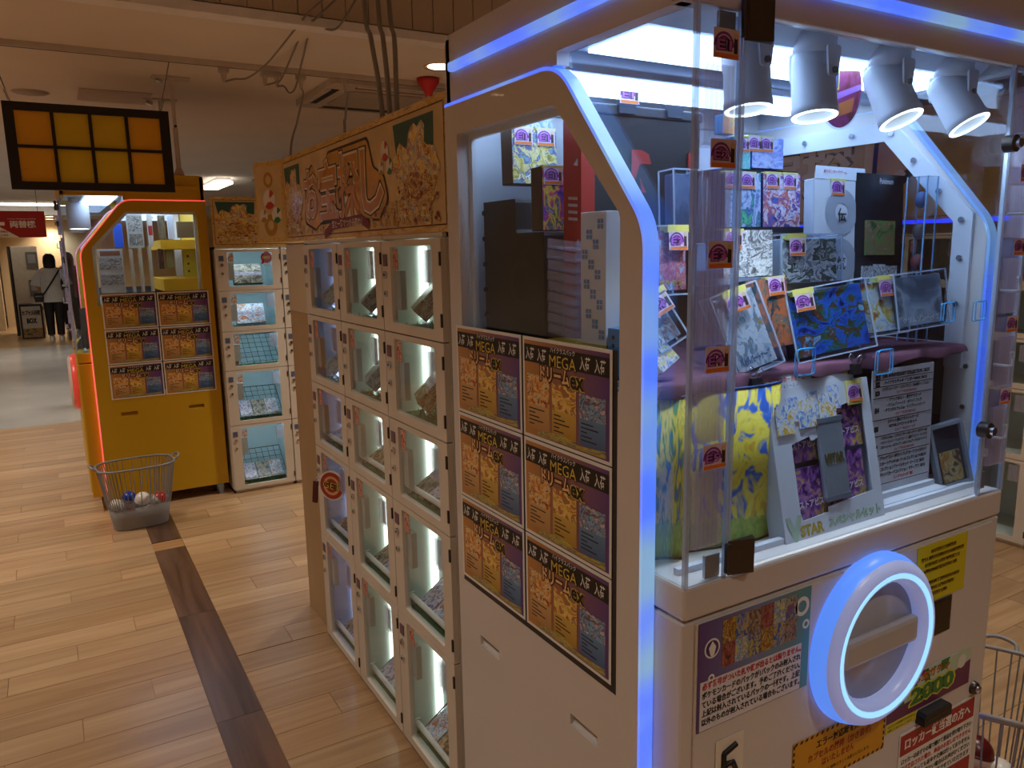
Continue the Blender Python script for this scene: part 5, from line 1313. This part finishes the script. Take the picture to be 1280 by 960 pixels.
yitem('prize_board', 'grey printed card board standing above the pale one', 5.62, 157, 268, 181, 310, .03, plain('b8b4a8', .5), ((.08,.5,.92,.95,GREYART), (.08,.08,.92,.42,art(['7a2a20', 'b0a080', '3a4a5a', 'd8d0c0'], 4))))
yitem('prize_board', 'narrow white card board with a red square', 5.66, 183, 268, 193, 308, .03, plain('c8c0b4', .5), ((.1,.35,.9,.65,plain('a82a24', .5)),))
yitem('blue_bag', 'bright blue pouch behind the slanted window edge of the yellow machine', 5.7, 141, 280, 155, 310, .04, plain('2a5ac8', .4))
for k, x in enumerate((161, 172, 184)):
    yitem('display_stand', 'clear acrylic frame with orange edges, %s from the pale board' % ['first', 'second', 'third'][k], 5.58+.04*k, x, 312-2*k, x+10, 366-k, .02, milky('d8dcd8', .5), ((0,0,.16,1,plain('d89a2a', .4)), (.6,.0,.72,1,plain('e0b850', .4))))
t = thing('yellow_shelf', 'upper yellow shelf board in the yellow machine', 'shelf', (0, 0, 0)); a, b = onY(200, 300, 5.62), onY(252, 311, 5.62)
MB().box(a.x, 5.6, b.z, b.x-.02, 6.3, a.z).build('board', YB, t)
t = thing('yellow_shelf', 'lower yellow shelf block in the yellow machine', 'shelf', (0, 0, 0)); a, b = onY(204, 349, 5.6), onY(254, 362, 5.6)
MB().box(a.x, 5.58, b.z, b.x-.02, 6.3, a.z).build('board', YB, t)
yitem('card_box', 'dark card box on the upper yellow shelf', 5.64, 197, 269, 208, 299, .05, art(['2a2020', '5a4a3a', '8a7a5a', '3a2a2a'], 4))
yitem('card_box', 'white card box beside the dark one on the upper yellow shelf', 5.68, 209, 269, 219, 299, .05, plain('d0d4e0', .4))
yitem('card_box', 'low brown card box on the upper yellow shelf', 5.63, 221, 277, 250, 297, .05, plain('6a5438', .5, var=.1))
yitem('card_box', 'dark card box under the upper yellow shelf', 5.63, 197, 311, 206, 336, .05, art(['2a1e1e', '5a3a30', '8a6a50'], 4))
yitem('card_box', 'olive card box under the upper yellow shelf', 5.63, 207, 311, 218, 335, .05, plain('8a8450', .5))
yitem('hook_panel', 'yellow panel with three dark hooks in the yellow machine', 5.66, 228, 312, 252, 346, .02, plain('c8b02a', .5), ((.22,.72,.34,.8,DARK), (.22,.45,.34,.53,DARK), (.22,.18,.34,.26,DARK)))
t = thing('spotlight', 'white cylinder spotlight inside the yellow machine', 'spotlight', (.20, 6.05, 1.99))
MB().lathe([(.0,0),(.05,0),(.05,-.03),(.0,-.03)], n=24).build('ceiling_mount', plain('d8d4d0', .4), t)
MB().lathe([(.0,-.03),(.06,-.03),(.068,-.05),(.07,-.20),(.0,-.205)], n=24).build('lamp_head', plain('d0ccd0', .4), t)
MB().lathe([(.0,-.206),(.06,-.206)], n=24).build('lens', glow('eaf4ff', 4), t)
t = thing('dark_board', 'narrow dark notice board standing on the yellow machine ledge', 'sign', (.16, 5.62, 1.02), (0, 0, 1.2))
MB().box(-.06, 0, 0, .06, .01, .26).build('board', plain('4a4a4c', .5), t)
MB().prism([(-.02, 0), (.09, 0), (.0, .12)], 'yz', -.004, .004).build('easel', STEEL, t)

# ------------------------------------------------------------------ far hall
t = thing('change_sign', 'red hanging sign lettered in white for the change machine', 'sign', onY(1, 297, 10.0), FACE_S)
a, b = onY(-6, 297, 10), onY(55, 264, 10)
t.location = (a.x, 10.0, a.z); w_, h_ = b.x-a.x, b.z-a.z
MB().box(0, 0, -.01, w_, h_, 0).build('board', plain('b42428', .5, var=.02), t)
MB().fp([(.045,0),(.045,h_*.42),(.22,.0)], .001).build('white_corner', WHITEINK, t)
text('両替機', .235, .075, WHITEINK, t, .045+.22, h_*.50, .002, .05); text('money changing machine', .26, .014, WHITEINK, t, .045+.215, h_*.70, .002, .01)
MB().fq(.055, h_*.45, .10, h_*.58, .0015).build('note_icon', WHITEINK, t)
text('両替は', .065, .022, REDINK, t, .088, .062, .002, .03); text('こちら', .065, .022, INK, t, .088, .025, .002, .03)
for x in (.06, w_-.06): MB().cyl((x, h_, -.005), (x, CZ-a.z, -.005), .004, 6).build('hanger', STEEL, t)
# change machines
cm = onZ(28, 419, 0)
p0, p1 = onY(12, 308, 19.0), onY(45, 308, 19.0)
t = thing('change_machine', 'tall pale cabinet with two grey screens below the red sign', 'change machine', (p0.x, 19.0, 0))
cw = p1.x-p0.x
MB().box(0, 0, 0, cw, .7, p0.z).build('cabinet', plain('d8cdb8', .5), t, .01)
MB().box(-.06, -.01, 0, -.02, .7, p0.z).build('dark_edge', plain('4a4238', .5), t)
for z in (1.55, .98):
    s_ = MB().box(cw*.55, -.012, z-.17, cw*1.0, 0, z+.17).build('screen_panel', plain('7a7670', .4), t)
    MB().box(cw*.62, -.016, z-.06, cw*.92, -.011, z+.12).build('screen', plain('a8aaa8', .25), s_)
MB().box(cw*.45, -.10, .52, cw, 0, .60).build('coin_tray', plain('6a6258', .5), t)
q0, q1 = onY(23, 381, 18.2), onY(56, 414, 18.2)
t = thing('collection_box', 'black edged box with a white lettered front below the change machine', 'box', (q0.x, 18.2, 0))
bw, bh = q1.x-q0.x, q0.z
MB().box(0, 0, 0, bw, .4, bh).build('crate', BLACK, t)
MB().box(.03, -.006, .30*bh, bw-.03, 0, .94*bh).build('white_front', plain('cfc8c0', .5), t)
MB().box(.03, -.006, .03*bh, bw-.03, 0, .30*bh).build('printed_strip', art(['8a3a24', '3a5a3a', 'c89a4a', '4a4a6a', 'd8c8a0'], 5), t)
o = text('カプセル回収', bw*.8, .10, INK, t, 0, 0, 0, .04); o.rotation_euler = FACE_S; o.location = (bw/2, -.009, bh*.75)
o = text('BOX', bw*.45, .11, INK, t, 0, 0, 0, .06); o.rotation_euler = FACE_S; o.location = (bw/2, -.009, bh*.52)
# person
def ell(cx, cy, z, rx, ry, n=20): return [Vector((cx+rx*math.cos(2*PI*k/n), cy+ry*math.sin(2*PI*k/n), z)) for k in range(n)]
def person(label, loc, rz, shirt, pants, hair, skin, strap=True, s=1.0):
    t = thing('person', label, 'person', loc, (0, 0, rz)); t.scale = (s, s, s)
    me = bpy.data.meshes.new('body')
    V = [(0,0,.95), (0,.0,1.12), (0,.0,1.30), (0,.01,1.40), (0,.01,1.47), (0,.0,1.56), (0,-.005,1.64),
         (-.09,0,.90), (-.10,.02,.50), (-.10,.0,.09), (-.105,.07,.03), (.09,0,.90), (.08,-.01,.50), (.07,-.04,.09), (.075,.03,.03),
         (-.17,.0,1.36), (-.25,-.02,1.10), (-.21,.10,.90), (-.17,.14,.84), (.17,.0,1.36), (.23,.0,1.10), (.22,.12,.90), (.20,.17,.83)]
    E = [(0,1),(1,2),(2,3),(3,4),(4,5),(5,6),(0,7),(7,8),(8,9),(9,10),(0,11),(11,12),(12,13),(13,14),(3,15),(15,16),(16,17),(17,18),(3,19),(19,20),(20,21),(21,22)]
    Rr = [.13,.12,.13,.09,.05,.085,.08,.09,.06,.045,.04,.09,.06,.045,.04,.055,.042,.034,.03,.055,.042,.034,.03]
    me.from_pydata(V, E, []); me.update()
    o = link('body', me, t)
    sk = o.modifiers.new('skin', 'SKIN'); sd = o.modifiers.new('sub', 'SUBSURF'); sd.levels = 1; sd.render_levels = 1
    for i, r in enumerate(Rr): me.skin_vertices[0].data[i].radius = (r, r)
    me.skin_vertices[0].data[0].use_root = True
    me.materials.append(skin)
    sh = MB().loft([ell(0,0,.76,.205,.15), ell(0,0,.95,.20,.145), ell(0,0,1.15,.195,.145), ell(0,0,1.30,.20,.135), ell(0,0,1.39,.17,.11), ell(0,0,1.44,.08,.08)]).build('shirt', shirt, t)
    for sx in (-1, 1): MB().tube([(sx*.15,0,1.37), (sx*.23,-.01,1.22), (sx*.27,-.02,1.08)], [.07,.088,.10], 14).build('sleeve', shirt, t)
    for sx, lg in ((-1, ((-.085,0,.88),(-.10,.02,.50),(-.10,.0,.11))), (1, ((.085,0,.88),(.08,-.01,.50),(.07,-.04,.11)))):
        MB().tube(lg, [.105,.085,.065], 14).build('trouser_leg', pants, t)
        f = lg[-1]; MB().loft([ell(f[0], f[1]+.03, 0.0, .050, .125, 16), ell(f[0], f[1]+.03, .04, .052, .125, 16), ell(f[0], f[1]+.015, .085, .045, .085, 16)]).build('shoe', plain('d8d4d0', .5), t)
    MB().loft([ell(0,-.02,1.36,.085,.07), ell(0,-.015,1.45,.105,.085), ell(0,-.005,1.56,.112,.108), ell(0,0,1.65,.098,.10), ell(0,0,1.70,.05,.05)]).build('hair', hair, t)
    if strap:
        MB().tube(smooth_path([(.16,-.08,1.38), (.05,-.155,1.20), (-.12,-.155,.95), (-.20,-.10,.86)], 6), .016, 6).build('bag_strap', BLACK, t)
    return t
pf = onZ(73, 425, 0)
person('person in a loose white T-shirt and black trousers walking away with a shoulder bag', (pf.x, pf.y, 0), -.1, plain('cfd0d2', .8), plain('16161a', .7), plain('0c0a0c', .6), plain('c89a7c', .6), True, .985)
t = thing('shoulder_bag', 'small black shoulder bag worn by the person in white', 'bag', (pf.x-.235, pf.y-.08, .76))
MB().loft([ell(0,0,0,.07,.04), ell(0,0,.10,.085,.05), ell(0,0,.17,.07,.03)]).build('pouch', plain('2a2420', .6), t)
MB().box(-.06, -.055, .10, .06, -.04, .12).build('zip', STEEL, t)
t = thing('tote_bag', 'black and white tote under the arm of the person in white', 'bag', (pf.x+.20, pf.y-.06, .98))
MB().loft([ell(0,0,0,.06,.05), ell(0,0,.14,.07,.06), ell(0,0,.28,.03,.03)]).build('pouch', BLACK, t)
MB().box(-.03, -.066, .06, .03, -.055, .10).build('white_patch', WHITEINK, t)
pd = onZ(95, 418, 0)
person('person in dark grey seen through the yellow machine acrylic', (pd.x, pd.y, 0), .2, plain('4a4a50', .8), plain('2a2a30', .8), plain('1a1614', .6), plain('b88a6c', .6), False, 1.0)
# far ceiling light and track
t = thing('ceiling_lamp', 'long white ceiling lamp far behind the yellow machine', 'ceiling light', (2.30, 12.6, CZ))
MB().box(-.12, -.6, -.09, .12, .6, -.05).build('diffuser', glow('fff4e4', 6), t); MB().box(-.10, -.58, -.05, .10, .58, 0).build('housing', plain('d8d4d0', .5), t)
t = thing('track_light', 'black track with small spot heads far behind the yellow machine', 'track light', (2.75, 11.0, CZ))
MB().box(-.02, -1.2, -.03, .02, 1.2, 0).build('track', BLACK, t)
for y in (-.8, -.1, .6): MB().cyl((0, y, -.03), (0, y, -.12), .035, 10).build('head', DARK, t)
t = thing('ceiling_lamp', 'long white strip lamp over the far change counter', 'ceiling light', (-.2, 18.6, CZ))
MB().box(-.9, -.10, -.06, .9, .10, 0).build('diffuser', glow('fff6e8', 5), t)
MB().box(-.92, -.11, -.02, .92, .11, 0).build('housing', plain('d8d4d0', .5), t)
